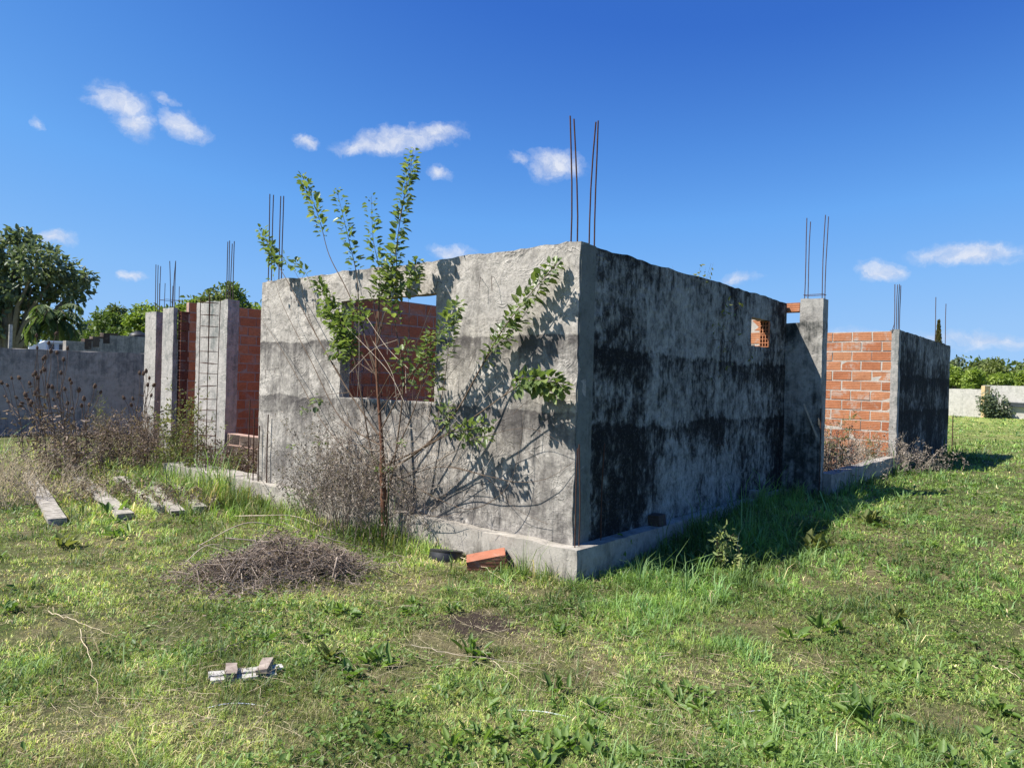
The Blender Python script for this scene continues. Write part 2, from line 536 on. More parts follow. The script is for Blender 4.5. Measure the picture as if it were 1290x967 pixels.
def make_materials():
    M = {}
    M['sun_plaster'] = m_plaster('cement_render_pale', (.49, .452, .402), (.32, .294, .26), (.082, .074, .070), LIFTS_A, .40, .26, 1.2, grime=.5, pmask=(.43, .82), tide=.84, patchy=.34, fines=.22, wobble=(.12, .06), sootk=.5)
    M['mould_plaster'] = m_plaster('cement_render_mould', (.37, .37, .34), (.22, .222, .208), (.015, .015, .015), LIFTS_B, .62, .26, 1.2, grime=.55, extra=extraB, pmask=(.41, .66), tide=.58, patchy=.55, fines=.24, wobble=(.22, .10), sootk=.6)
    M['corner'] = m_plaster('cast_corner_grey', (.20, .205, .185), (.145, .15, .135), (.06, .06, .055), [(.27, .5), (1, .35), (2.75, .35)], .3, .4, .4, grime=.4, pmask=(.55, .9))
    M['pier'] = m_plaster('pier_concrete', (.44, .41, .375), (.31, .29, .265), (.09, .112, .107), [(.0, .8), (.7, .45), (1.8, .4), (2.75, .62)], .3, .35, .8, grime=.3, pmask=(.52, .84))
    M['stub'] = m_plaster('stained_stub_concrete', (.40, .38, .34), (.26, .243, .222), (.022, .027, .026), [(.0, 1.0), (.8, .9), (1.3, .62), (1.7, .5), (2.1, .55), (2.44, 1.05), (2.5, .3), (2.75, .25)], .3, .5, .6, grime=.4, pmask=(.42, .68))
    M['plinth'] = m_plaster('plinth_concrete', (.42, .385, .335), (.29, .265, .23), (.085, .077, .066), [(-.1, 1.0), (.04, .85), (.12, .5), (.2, .3), (.27, .45)], .3, .35, .4, zr=(-.1, .27), grime=.25, pmask=(.55, .9))
    M['brick_sun'] = m_brick('hollow_brick_orange', (.34, .120, .056), (.42, .170, .082), (.46, .215, .11), smear=.95)
    M['brick_red'] = m_brick('hollow_brick_red', (.50, .150, .064), (.57, .185, .080), (.61, .23, .105), smear=.5)
    M['brick_end'] = m_brick('hole_shade_brick_end', (.13, .042, .028), (.16, .05, .03), (.19, .062, .036), smear=.2)  # brick colour darkened to stand in for the shade inside the small holes
    M['brick_old'] = m_brick('weathered_loose_brick', (.30, .11, .065), (.34, .13, .08), (.38, .15, .09), smear=.5)
    M['brick_dark'] = m_brick('old_dark_brick', (.05, .036, .030), (.08, .055, .045), (.12, .09, .07), smear=.35)  # old brick, darkened further to carry the shade on the porch base
    M['mortar'] = m_simple('mortar', (.34, .31, .27), (.5, .46, .40), 14, .95, .6, .01)
    M['mortar_red'] = m_simple('mortar_dusty', (.34, .22, .17), (.46, .32, .26), 14, .95, .6, .01)
    M['rust'] = m_simple('rusty_bar', (.05, .026, .02), (.10, .046, .03), 20, .8, .5, .003, .3, .25)
    M['bluish_bar'] = m_simple('weathered_bar', (.07, .045, .045), (.12, .08, .075), 20, .7, .4, .003, .3, .4)
    M['block'] = m_plaster('block_wall_grey', (.42, .375, .335), (.315, .28, .25), (.08, .085, .085), [(0, .7), (.8, .4), (1.45, .5), (1.72, .9), (2.05, .75)], .35, .5, .15, zr=(0, 2.05), grime=.2, pmask=(.55, .95))
    M['white_wall'] = m_plaster('whitewashed_wall', (.55, .525, .485), (.43, .405, .37), (.25, .25, .225), [(0, .7), (.5, .4), (1.5, .4), (2.1, .7)], .3, .35, .2, zr=(0, 2.1), grime=.2, pmask=(.55, .95))
    M['beam'] = m_simple('pale_beam_concrete', (.11, .098, .078), (.46, .42, .355), 13, .92, .5, .008)
    M['old_wood'] = m_simple('weathered_white_board', (.22, .205, .19), (.60, .575, .53), 9, .9, .6, .004, .2, 0, (1, 14, 14))
    M['brown_wood'] = m_simple('weathered_brown_block', (.17, .13, .105), (.38, .315, .265), 14, .9, .6, .004)
    M['post_wood'] = m_simple('yellow_post_wood', (.40, .28, .14), (.55, .42, .24), 8, .85, .4, .005, .2, 0, (6, 6, 1))
    M['black_plastic'] = m_simple('black_plastic', (.012, .012, .013), (.03, .03, .032), 12, .45, .25, .004, .45)
    M['white_hose'] = m_simple('grey_white_tubing', (.50, .52, .56), (.70, .72, .76), 30, .5, .2, .003)
    M['bark'] = m_simple('red_brown_bark', (.10, .048, .03), (.19, .095, .058), 22, .9, .8, .004, .2, 0, (1, 1, .35))
    M['bark_grey'] = m_simple('grey_bark', (.10, .085, .07), (.19, .165, .14), 6, .9, .6, .03)
    M['twig'] = m_simple('green_brown_twig', (.07, .048, .035), (.15, .105, .07), 16, .85, .3, .003)
    M['pale_twig'] = m_simple('pale_dry_twig', (.36, .29, .22), (.55, .46, .36), 14, .9, .3, .003)
    M['dead_twig'] = m_simple('dead_brown_twig', (.12, .09, .07), (.32, .25, .205), 5, .92, .3, .003)
    M['heap_twig'] = m_simple('sun_bleached_twig', (.10, .075, .058), (.44, .355, .29), 9, .92, .3, .003)
    M['straw'] = m_simple('dry_straw', (.42, .33, .20), (.62, .52, .36), 7, .85, .3, .003)
    M['dry_leaf'] = m_leaf('dry_leaf', [(0, (.09, .062, .048)), (.5, (.20, .15, .12)), (1, (.40, .33, .275))], .2, .9, .1)
    M['dry_grey'] = m_leaf('dry_grey_flake', [(0, (.14, .112, .092)), (.5, (.27, .225, .185)), (1, (.45, .395, .335))], .15, .9, .1)
    M['teasel'] = m_simple('teasel_head_brown', (.07, .045, .03), (.15, .10, .07), 60, .95, 1.0, .01)
    M['teasel_stem'] = m_simple('teasel_stem_brown', (.08, .056, .042), (.18, .13, .095), 12, .9, .3, .003)
    M['leaf_sapling'] = m_leaf('sapling_leaf', [(0, (.05, .082, .03)), (.35, (.105, .155, .05)), (.75, (.20, .255, .08)), (1, (.40, .42, .16))], .38, .42, .5, .9)
    M['leaf_weed'] = m_leaf('weed_leaf', [(0, (.065, .12, .028)), (.5, (.12, .20, .042)), (1, (.22, .31, .07))], .4, .5, .4)
    M['leaf_pale'] = m_leaf('pale_weed_leaf', [(0, (.16, .21, .07)), (.5, (.28, .33, .13)), (1, (.45, .46, .20))], .4, .6, .3)
    M['leaf_olive'] = m_leaf('olive_weed_leaf', [(0, (.08, .10, .03)), (.5, (.16, .18, .055)), (1, (.28, .28, .10))], .35, .6, .3)
    M['crown_dark'] = m_leaf('dark_tree_leaf', [(0, (.05, .072, .045)), (.5, (.105, .14, .08)), (1, (.24, .27, .17))], .3, .5, .4, .35)
    M['crown_mid'] = m_leaf('mid_tree_leaf', [(0, (.05, .085, .022)), (.5, (.10, .15, .038)), (1, (.18, .23, .06))], .3, .55, .3, .3)
    M['crown_bright'] = m_leaf('bright_tree_leaf', [(0, (.10, .15, .03)), (.5, (.20, .27, .055)), (1, (.34, .40, .10))], .38, .55, .3, .3)
    M['crown_olive'] = m_leaf('olive_tree_leaf', [(0, (.065, .09, .03)), (.5, (.125, .155, .05)), (1, (.21, .235, .08))], .3, .6, .3, .3)
    M['palm'] = m_leaf('palm_leaflet', [(0, (.05, .085, .03)), (.5, (.10, .15, .05)), (1, (.20, .24, .09))], .3, .5, .4, .4)
    M['cypress'] = m_leaf('cypress_spray', [(0, (.045, .05, .02)), (.5, (.10, .095, .035)), (1, (.19, .15, .06))], .2, .7, .2, .6)
    M['roof_white'] = m_simple('white_sheet_roof', (.66, .67, .69), (.76, .77, .79), 2, .6, .1, .01)
    M['house_white'] = m_simple('white_painted_wall', (.70, .70, .70), (.80, .80, .80), 2, .85, .1, .01)
    M['house_blue'] = m_simple('pale_blue_panel', (.33, .42, .56), (.42, .50, .63), 3, .7, .1, .01)
    M['dark_glass'] = m_simple('dark_window', (.03, .035, .045), (.05, .055, .065), 2, .25, .05, .01, .5)
    M['grass'] = m_grass('grass_blades')
    M['ash'] = m_simple('burnt_soil', (.018, .015, .013), (.06, .047, .038), 10, .95, .9, .02)
    return M


def m_ground():
    t = NT('meadow_soil'); co = t.coord()
    big = t.noise(co, .35, 5, .6); mid = t.noise(co, 2.2, 5, .65); fine = t.noise(co, 22, 5, .75); xf = t.noise(co, 90, 3, .7)
    green = t.mix(t.ramp(fine, [(.3, 0.0), (.7, 1.0)]), (.022, .036, .010), (.095, .125, .032))
    straw = t.mix(t.ramp(fine, [(.3, 0.0), (.7, 1.0)]), (.05, .042, .022), (.22, .19, .10))
    soil = t.mix(t.ramp(xf, [(.3, 0.0), (.7, 1.0)]), (.035, .026, .019), (.13, .097, .07))  # ground tones kept dark so the gaps between tufts read as shadow
    c = t.mix(t.ramp(t.math('ADD', t.math('MULTIPLY', mid, .6), t.math('MULTIPLY', big, .4)), [(.42, 0.0), (.56, 1.0)]), green, straw)
    c = t.mix(t.ramp(t.math('ADD', t.math('MULTIPLY', mid, .4), t.math('MULTIPLY', fine, .6)), [(.36, 1.0), (.46, 0.0)]), c, soil)
    far = t.vmath('LENGTH', co)
    c = t.mix(t.ramp(t.math('DIVIDE', far, 60.0), [(.25, 0.0), (.8, 1.0)]), c, t.mix(t.ramp(big, [(.35, 0.0), (.65, 1.0)]), (.16, .21, .05), (.28, .30, .09)))
    B0 = site(612, 786, 'z', 0)
    dv = t.vmath('MULTIPLY', t.vmath('SUBTRACT', co, (B0.x, B0.y, 0)), (1, 1.35, 0))
    dd = t.math('ADD', t.math('DIVIDE', t.vmath('LENGTH', dv), .42), t.math('MULTIPLY', t.math('SUBTRACT', t.noise(co, 7, 5, .7), .5), 2.2))
    c = t.mix(t.ramp(dd, [(.45, 1.0), (.95, 0.0)]), c, t.mix(t.ramp(xf, [(.35, 0.0), (.7, 1.0)]), (.018, .014, .012), (.085, .062, .048)))
    h = t.math('ADD', fine, t.math('MULTIPLY', xf, .5))
    return t.out(c, .95, t.bump(h, .8, .03), .1)


M = make_materials()

# ------------------------------------------------------------------ camera, sun, sky
def setup_camera():
    cd = bpy.data.cameras.new('camera'); cam = bpy.data.objects.new('camera', cd); COL.objects.link(cam)
    m = Matrix((RT, UP, -FW)).transposed().to_4x4(); m.translation = CAM
    cam.matrix_world = m
    cd.sensor_fit = 'HORIZONTAL'; cd.sensor_width = 36.0; cd.lens = CAMF / IW * 36.0
    cd.clip_start = .05; cd.clip_end = 6000
    SC.camera = cam


SUNV = (UA * .47 - VB * .64 + Vector((0, 0, 1))).normalized()      # towards the sun, read off the cast shadows


EXPO = 1.0


def setup_light():
    sd = bpy.data.lights.new('sun', 'SUN'); so = bpy.data.objects.new('sun', sd); COL.objects.link(so)
    sd.energy = 4.9; sd.angle = rad(.53); sd.color = (1.0, .955, .88)
    so.rotation_euler = (-SUNV).to_track_quat('-Z', 'Y').to_euler(); so.location = SUNV * 50
    w = NT('World', world=True); SC.world = w.mat
    sky = w.n('ShaderNodeTexSky', sky_type='NISHITA', sun_disc=False, sun_elevation=math.asin(SUNV.z), sun_rotation=math.atan2(SUNV.x, SUNV.y),
              altitude=60, air_density=1.0, dust_density=.35, ozone_density=2.2)
    dirv = w.coord('Generated')
    nrm0 = w.vmath('NORMALIZE', dirv)
    def wobble(sc, amp, src):
        nd = w.n('ShaderNodeTexNoise', i_Vector=src, i_Scale=sc, i_Detail=5, i_Roughness=.62)
        return w.vmath('ADD', src, w.vmath('MULTIPLY', w.vmath('SUBTRACT', nd.outputs[1], (.5, .5, .5)), (amp, amp, amp * .6)))
    nrm = wobble(90, .014, wobble(19, .052, nrm0))
    n1 = w.noise(w.scale(nrm, (1, 1, 1.6)), 34, 9, .66, .6)
    n2 = w.noise(w.scale(nrm, (1, 1, 1.5)), 9, 3, .5, .3)
    clouds = [(146, 126, 40, 21, 18, 1.0), (170, 154, 30, 20, 25, 1.0), (128, 116, 26, 12, 10, .7), (231, 158, 27, 16, 22, 1.0), (206, 128, 15, 7, 18, .55), (41, 153, 8, 9, 0, .5),
              (386, 183, 19, 9, 10, .95), (500, 175, 74, 17, -7, 1.0), (545, 169, 42, 16, -4, 1.05), (462, 184, 40, 11, -8, .9), (556, 219, 20, 11, 5, .8),
              (699, 206, 38, 21, 0, 1.05), (650, 202, 15, 8, 10, .6), (570, 316, 34, 11, 0, .9), (75, 300, 20, 9, 0, .9), (160, 350, 19, 7, 0, .75),
              (1225, 319, 68, 15, -3, 1.0), (1240, 311, 34, 10, 0, .9), (1114, 341, 30, 12, 3, .95), (932, 350, 26, 9, 0, .62), (1240, 430, 75, 12, 2, .62), (1190, 426, 40, 9, 0, .5), (1075, 420, 40, 9, 0, .4)]
    tot = None
    for (x, y, hw, hh, rot, k) in clouds:
        r = ray(x, y); Lr = r.length; c = r.normalized()
        e = RT - c * RT.dot(c); e.normalize(); u = c.cross(e) * -1
        if u.dot(UP) < 0: u = -u
        ca, sa = math.cos(rad(rot)), math.sin(rad(rot))
        e2 = ca * e - sa * u; u2 = sa * e + ca * u
        kw = hw / CAMF / Lr * 1.16; kh = hh / CAMF / Lr * 1.16
        dc = w.vmath('DOT_PRODUCT', nrm, tuple(c))
        uu = w.math('DIVIDE', w.vmath('DOT_PRODUCT', nrm, tuple(e2 / kw)), dc)
        vv = w.math('DIVIDE', w.vmath('DOT_PRODUCT', nrm, tuple(u2 / kh)), dc)
        r2 = w.math('SQRT', w.math('ADD', w.math('MULTIPLY', uu, uu), w.math('MULTIPLY', vv, vv)))
        m = w.math('MULTIPLY', w.math('SUBTRACT', 1.0, r2, clamp=True), k)
        m = w.math('MULTIPLY', m, w.math('GREATER_THAN', dc, 0.2))
        tot = m if tot is None else w.math('MAXIMUM', tot, m)
    soft = w.ramp(w.math('MULTIPLY', tot, 1.9), [(0.0, 0.0), (.35, .45), (1.0, 1.0)], 'EASE')
    nn = w.math('ADD', w.math('ADD', w.math('MULTIPLY', n1, .75), w.math('MULTIPLY', n2, .25)), w.math('MULTIPLY', tot, .42))
    fac = w.math('MULTIPLY', soft, w.ramp(nn, [(.46, 0.0), (.66, .46), (.95, .95)]), clamp=True)
    # clear autumn air: deepen the blue overhead, keep the pale horizon
    tint = w.mix(1.0, sky.outputs[0], (.62, .88, 1.22), 'MULTIPLY')
    sp = w.n('ShaderNodeSeparateColor', i_0=tint)
    lum = w.math('MULTIPLY', sp.outputs[1], .1083)
    cb = w.vmath('SCALE', w.ramp(lum, [(.06, (.018, .080, .40)), (.14, (.030, .128, .53)), (.184, (.041, .160, .60)), (.245, (.085, .275, .755)), (.32, (.145, .400, .895)), (.45, (.235, .500, .935)), (.60, (.320, .570, .945)), (1.0, (.50, .71, .97))]))
    cb.node.inputs['Scale'].default_value = 1.0 / (.1 * 2 ** EXPO)
    bg = w.n('ShaderNodeBackground', i_Color=cb, i_Strength=.1)
    shade = w.ramp(n1, [(.35, (.60, .67, .84)), (.6, (.80, .84, .94))])
    bc = w.n('ShaderNodeBackground', i_Color=shade, i_Strength=1.0 / 2 ** EXPO)
    mx = w.n('ShaderNodeMixShader', i_0=fac)
    w.t.links.new(bg.outputs[0], mx.inputs[1]); w.t.links.new(bc.outputs[0], mx.inputs[2])
    o = w.n('ShaderNodeOutputWorld'); w.t.links.new(mx.outputs[0], o.inputs[0])
    vs = SC.view_settings
    SC.display_settings.display_device = 'sRGB'
    vs.view_transform = 'Standard'; vs.look = 'None'; vs.exposure = EXPO; vs.gamma = 1.0; vs.use_curve_mapping = False
    SC.cycles.max_bounces = 6; SC.cycles.transparent_max_bounces = 4
    SC.cycles.diffuse_bounces = 3; SC.cycles.transmission_bounces = 3; SC.cycles.glossy_bounces = 2
    SC.cycles.sample_clamp_indirect = 6


# ------------------------------------------------------------------ ground
def build_ground():
    rs = np.concatenate([[0.0], np.geomspace(.6, 30, 150), np.geomspace(31, 2500, 60)])
    na = 300
    th = np.linspace(0, 2 * PI, na, endpoint=False)
    R, T = np.meshgrid(rs[1:], th, indexing='ij')
    X = R * np.sin(T); Y = R * np.cos(T)
    Z = gz(X, Y)
    V = np.concatenate([[[0, 0, gzf(0, 0)]], np.stack([X, Y, Z], -1).reshape(-1, 3)])
    nr = len(rs) - 1
    idx = 1 + np.arange(nr * na).reshape(nr, na); nx = np.roll(idx, -1, 1)
    Q = np.stack([idx[:-1], idx[1:], nx[1:], nx[:-1]], -1).reshape(-1, 4)
    T3 = np.stack([np.zeros(na, int), idx[0], nx[0]], -1)
    g = np_mesh('ground', V, [Q, T3], m_ground(), smooth=True)
    tag(g, kind='structure')


BARE = []                                            # x, y, radius, strength of worn patches
def _bare():
    for (px, py, r, s) in [(600, 788, .34, 1.15), (560, 812, .30, .9), (640, 800, .25, .8), (40, 800, .5, .7), (430, 745, .35, .55), (120, 690, .5, .5), (700, 838, .5, .5), (345, 725, .7, .6), (1190, 905, .3, .5),
                           (500, 850, .35, .4), (960, 795, .3, .5), (290, 930, .3, .4), (680, 715, .35, .6), (580, 712, .3, .6), (520, 740, .35, .7), (655, 745, .30, .6), (880, 850, .28, .5), (80, 905, .30, .6), (230, 800, .3, .5), (1010, 835, .22, .6), (1265, 800, .4, .4), (20, 730, .4, .5)]:
        P = site(px, py, 'z', 0); BARE.append((P.x, P.y, r, s))
_bare()


def bare_at(x, y):
    q = np.zeros_like(x)
    for bx, by, r, s in BARE:
        dd = np.sqrt((x - bx) ** 2 + (y - by) ** 2) / r + .6 * (fbm(x * 4, y * 4, 31) - .5)
        q = np.maximum(q, s * (1 - sstep(dd, .5, 1.15)))
    return q


def blade_mesh(x, y, z, az, lean, h, w, tint, name, curl):
    N = len(x)
    dx, dy = np.cos(az), np.sin(az); wz = az + PI / 2 + rng.uniform(-.6, .6, N)
    S = np.stack([np.cos(wz) * w, np.sin(wz) * w, np.zeros(N)], 1)
    base = np.stack([x, y, z], 1)
    def at(l, r): return base + np.stack([dx * np.sin(l) * r, dy * np.sin(l) * r, np.cos(l) * r], 1)
    m = at(lean * .55, h * .55); l2 = lean + curl
    tip = m + np.stack([dx * np.sin(l2) * h * .5, dy * np.sin(l2) * h * .5, np.cos(l2) * h * .5], 1)
    tip[:, 2] = np.maximum(tip[:, 2], z + .004)
    V = np.stack([base - S * .5, base + S * .5, m + S * .45, m - S * .45, tip], 1).reshape(-1, 3)
    o = np.arange(N)[:, None] * 5
    return np_mesh(name, V, [o + np.array([[0, 1, 2, 3]]), o + np.array([[3, 2, 4]])], M['grass'], attrs={'tint': np.repeat(tint, 5, 0)})


BEAMS = [((72, 662), (36, 600)), ((158, 655), (100, 606)), ((203, 646), (150, 606)), ((224, 650), (196, 622)), ((252, 645), (222, 622))]


def off_limits(x, y):
    a, b = ab_np(x, y)
    q = ((a > -.13) & (a < 7.3) & (b > -.13) & (b < 5.0)) | ((a > -.5) & (a < 10.3) & (b > 4.7) & (b < 14.2)) | ((a > 4.8) & (a < 10.5) & (b > 1.6) & (b < 6))
    for (n_, f_) in BEAMS:
        p0 = site(*n_, 'z', .05); p1 = site(*f_, 'z', .05); dx, dy = p1.x - p0.x, p1.y - p0.y; L2 = dx * dx + dy * dy
        t_ = ((x - p0.x) * dx + (y - p0.y) * dy) / L2; dd_ = np.abs((x - p0.x) * dy - (y - p0.y) * dx) / math.sqrt(L2)
        q = q | ((t_ > -.0) & (t_ < 1.1) & (dd_ < .05))
    return q | ((y > 15) & (x < -4))


def radial(n, r0, r1, k, half=54):
    th = rng.uniform(-rad(half), rad(half), n); u = rng.uniform(0, 1, n)
    r = (r0 ** -k + u * (r1 ** -k - r0 ** -k)) ** (-1 / k)
    return r * np.sin(th), r * np.cos(th), r


def build_grass():
    # tufts: blades fanning from shared feet, so the sward breaks into clumps with gaps between
    NT_ = 120000
    tx, ty, tr = radial(NT_, 2.1, 62.0, .50)
    cl = fbm(tx * 1.6, ty * 1.6, 5); fi = fbm(tx * 5.5, ty * 5.5, 6, 2); ba = bare_at(tx, ty)
    keep = ~off_limits(tx, ty) & (rng.uniform(0, 1, NT_) < (sstep(fi * .5 + cl * .5 + .08 * sstep(tx, .3, 2.5), .24, .46) * .5 + .5) * (1 - .92 * np.clip(ba, 0, 1)))
    tx, ty, tr, cl, fi, ba = [q[keep] for q in (tx, ty, tr, cl, fi, ba)]
    T = len(tx); a, b = ab_np(tx, ty)
    lush = .55 * sstep(cl, .42, .66) + .45 * sstep(fi, .42, .72)
    kind0 = rng.uniform(0, 1, T)
    wallside = sstep(a, -1.9, -.35) * (1 - sstep(a, -.2, 0)) * sstep(b, .5, 1.8) * (1 - sstep(b, 15, 18))
    corner = np.exp(-(((a + .3) / .8) ** 2 + ((b - .35) / .9) ** 2))
    porch = np.exp(-(((a - 5.2) / 1.5) ** 2 + ((b + .65) / .55) ** 2))
    foot = np.exp(-((a - 1.9) / .6) ** 2 - ((b + .35) / .2) ** 2) + .6 * np.exp(-((a - .25) / .3) ** 2 - ((b + .27) / .12) ** 2) + .45 * np.exp(-((a - 3.4) / 1.2) ** 2 - ((b + .40) / .3) ** 2)
    leftrough = sstep(a, 3.9, 5.2) * sstep(b, -2.3, -1.2)
    ledge = np.exp(-((a + .14) / .22) ** 2) * sstep(b, .7, 1.6) * (1 - sstep(b, 4.7, 5.2))
    tall = .07 * wallside + .07 * ledge + .05 * corner + .16 * porch + .14 * foot + .045 * leftrough
    coarse = (kind0 > .93 - .05 * sstep(tx, 0, 2)) & (lush > .25)
    h0 = np.where(coarse, 1.9, 1.0) * (.022 + .030 * lush + tall + .015 * sstep(tr, 10, 25)) * rng.lognormal(0, .28, T) * (1 - .4 * np.clip(ba, 0, 1))
    fresh = .46 + .6 * (lush - .45) + .32 * sstep(tx, -1.0, 2.6) + .5 * wallside + .4 * porch + .4 * corner + .3 * foot - .25 * leftrough * (1 - porch) - .7 * ba - .10 * sstep(-tx, -.5, 2.5)
    fresh += .75 * (fbm(tx * .7, ty * .7, 21) - .5) + .5 * (fbm(tx * 2.9, ty * 2.9, 23, 2) - .5) + rng.normal(0, .18, T)
    kind = kind0
    nb = np.clip(rng.poisson(7, T), 3, 14); ti = np.repeat(np.arange(T), nb); N = len(ti)
    az = rng.uniform(0, 2 * PI, N)
    foot_r = (np.maximum(.010, .004 * tr) * rng.uniform(.6, 1.5, T))[ti] * np.sqrt(rng.uniform(0, 1, N))
    x = tx[ti] + np.cos(az) * foot_r; y = ty[ti] + np.sin(az) * foot_r
    az = az + rng.normal(0, .7, N)
    h = h0[ti] * rng.lognormal(0, .3, N); r = tr[ti]; h = np.maximum(h, .0016 * r)
    f = fresh[ti] + rng.normal(0, .12, N)
    ok = ~off_limits(x, y)
    pal_f = np.array([.140, .245, .050]); pal_y = np.array([.40, .455, .125]); pal_s = np.array([.58, .47, .26]); pal_d = np.array([.045, .088, .020]); pal_b = np.array([.12, .20, .085])
    my = np.clip(.92 - f * .85, 0, 1)[:, None]
    c = pal_f * (1 - my) + pal_y * my
    c = np.where((kind[ti] < .14)[:, None], pal_d * .55 + c * .45, c)
    c = np.where((kind[ti] > .88)[:, None], pal_b * .7 + c * .3, c)
    straw = rng.uniform(0, 1, N) < np.clip(.30 - .36 * f, .03, .6)
    c = np.where(straw[:, None], pal_s * rng.uniform(.45, 1.1, (N, 1)), c) * rng.uniform(.72, 1.28, (N, 1)) * (.62 + .95 * sstep(fbm(x * 2.6, y * 2.6, 61, 3), .28, .72))[:, None]
    tint = np.concatenate([c, np.ones((N, 1))], 1)
    w = np.maximum(.0021, .00062 * r) * rng.uniform(.7, 1.6, N) * np.where(kind[ti] > .88, 1.6, 1)
    lean = np.clip(np.abs(rng.normal(.80, .40, N)) + np.where(straw, .5, 0), .05, 1.45) * np.where(tall[ti] > .06, .6, 1)
    z = gz(x, y) - .005
    o = [q[ok] for q in (x, y, z, az, lean, h, w, tint)]
    g = blade_mesh(*o, 'grass', rng.uniform(.1, .9, int(ok.sum())))
    tag(g, 'patchy meadow grass in green tufts mixed with dry straw', 'grass', kind='stuff')

    # fine thatch between the tufts
    N = 420000
    x, y, r = radial(N, 2.1, 40.0, .55); ba = bare_at(x, y)
    kp = ~off_limits(x, y) & (rng.uniform(0, 1, N) < 1 - .75 * np.clip(ba, 0, 1))
    x, y, r, ba = x[kp], y[kp], r[kp], ba[kp]; N = len(x)
    f = fbm(x * 2.3, y * 2.3, 44) + .12 * sstep(x, -1, 3) - .4 * np.clip(ba, 0, 1) + rng.normal(0, .12, N)
    c = np.where((f > .44)[:, None], np.array([.20, .265, .065]), np.array([.50, .44, .25])) * rng.uniform(.5, 1.2, (N, 1))
    tint = np.concatenate([c, np.ones((N, 1))], 1)
    g = blade_mesh(x, y, gz(x, y) - .003, rng.uniform(0, 2 * PI, N), rng.uniform(.5, 1.4, N), np.maximum(.020, .0018 * r) * rng.lognormal(0, .4, N), np.maximum(.0016, .0005 * r) * rng.uniform(.7, 1.4, N), tint, 'thatch', rng.uniform(0, .6, N))
    tag(g, 'short thatch of straw and small blades under the tufts', 'thatch', kind='stuff')

    # low broad leaved ground cover, clover and plantain sized
    NL = 95000
    th = rng.uniform(-rad(52), rad(52), NL); u = rng.uniform(0, 1, NL); k = .75
    r = (2.1 ** -k + u * (24.0 ** -k - 2.1 ** -k)) ** (-1 / k)
    x = r * np.sin(th); y = r * np.cos(th); a, b = ab_np(x, y)
    cl = fbm(x * 1.9 + 40, y * 1.9, 51)
    kp = (cl + .10 * sstep(x, -.5, 2.5) + rng.normal(0, .08, NL) > .55) & (bare_at(x, y) < .4)
    kp &= ~(((a > -.14) & (b > -.14) & (a < 7.3)) | ((a > -.55) & (b > 4.7))) & ~((y > 15) & (x < -4))
    x, y, r = x[kp], y[kp], r[kp]; N = len(x)
    hgt = rng.uniform(.005, .055, N)
    pos = np.stack([x, y, gz(x, y) + hgt], 1)
    az = rng.uniform(0, 2 * PI, N)
    dv = np.stack([np.cos(az), np.sin(az), rng.uniform(-.2, .9, N)], 1)
    L = rng.uniform(.012, .038, N) * np.maximum(1, r / 6)
    V, F = leaves_np(pos, dv, np.tile([0, 0, 1.], (N, 1)) + rng.normal(0, .3, (N, 3)), L, rng.uniform(.4, .75, (N, 1)), .2)
    # leafier clusters, mostly over the fresher right hand side
    NC = 900; cx, cy, cr = radial(NC, 2.2, 26.0, .7, 52)
    kp = ~off_limits(cx, cy) & (bare_at(cx, cy) < .3) & (fbm(cx * .9 + 9, cy * .9, 83) + .16 * sstep(cx, -.6, 2.0) > .53)
    cx, cy, cr = cx[kp], cy[kp], cr[kp]; m = rng.integers(5, 16, len(cx)); ci = np.repeat(np.arange(len(cx)), m); M_ = len(ci)
    az = rng.uniform(0, 2 * PI, M_); el = rng.uniform(.15, 1.3, M_); sp = rng.uniform(.01, .07, len(cx))[ci] * np.sqrt(rng.uniform(0, 1, M_))
    qx = cx[ci] + np.cos(az) * sp; qy = cy[ci] + np.sin(az) * sp; az = az + rng.normal(0, .6, M_)
    qd = np.stack([np.cos(az) * np.cos(el), np.sin(az) * np.cos(el), np.sin(el)], 1)
    qn = np.stack([-np.cos(az) * np.sin(el), -np.sin(az) * np.sin(el), np.cos(el)], 1) + rng.normal(0, .25, (M_, 3))
    V2, F2 = leaves_np(np.stack([qx, qy, gz(qx, qy) + rng.uniform(0, .03, M_)], 1), qd, qn, rng.uniform(.03, .085, len(cx))[ci] * rng.uniform(.5, 1.2, M_), rng.uniform(.28, .62, len(cx))[ci][:, None], .22, .25)
    V = np.concatenate([V, V2]); F = np.concatenate([F, F2 + (len(V) - len(V2))])
    g = np_mesh('ground_cover', V, [F], M['leaf_weed'])
    tag(g, 'low broad leaved weeds spread through the meadow grass', 'ground cover', kind='stuff')

    # straw litter lying in the grass
    NS = 9000
    th = rng.uniform(-rad(52), rad(52), NS); u = rng.uniform(0, 1, NS); k = .9
    r = (2.2 ** -k + u * (16.0 ** -k - 2.2 ** -k)) ** (-1 / k)
    x = r * np.sin(th); y = r * np.cos(th); a, b = ab_np(x, y)
    kp = (fbm(x * 1.2, y * 1.2, 77) + .25 * np.clip(bare_at(x, y), 0, 1) - .1 * sstep(x, -.5, 2.5) + rng.normal(0, .08, NS) > .47) & ~((a > -.14) & (b > -.14)) & ~((a > -.6) & (b > 4.6))
    x, y, r = x[kp], y[kp], r[kp]; N = len(x)
    z = gz(x, y) + rng.uniform(.01, .05, N)
    az = rng.uniform(0, 2 * PI, N); L = rng.lognormal(-2.6, .55, N)
    d = np.stack([np.cos(az), np.sin(az), rng.normal(0, .12, N)], 1) * L[:, None]
    side = np.stack([-np.sin(az), np.cos(az), np.zeros(N)], 1) * (L * rng.normal(0, .09, N))[:, None]
    c0 = np.stack([x, y, z], 1)
    paths = np.stack([c0 - d * .5, c0 + side, c0 + d * .5], 1)
    rr = np.maximum(.0009, .00016 * r)[:, None] * np.array([[1, 1, .6]])
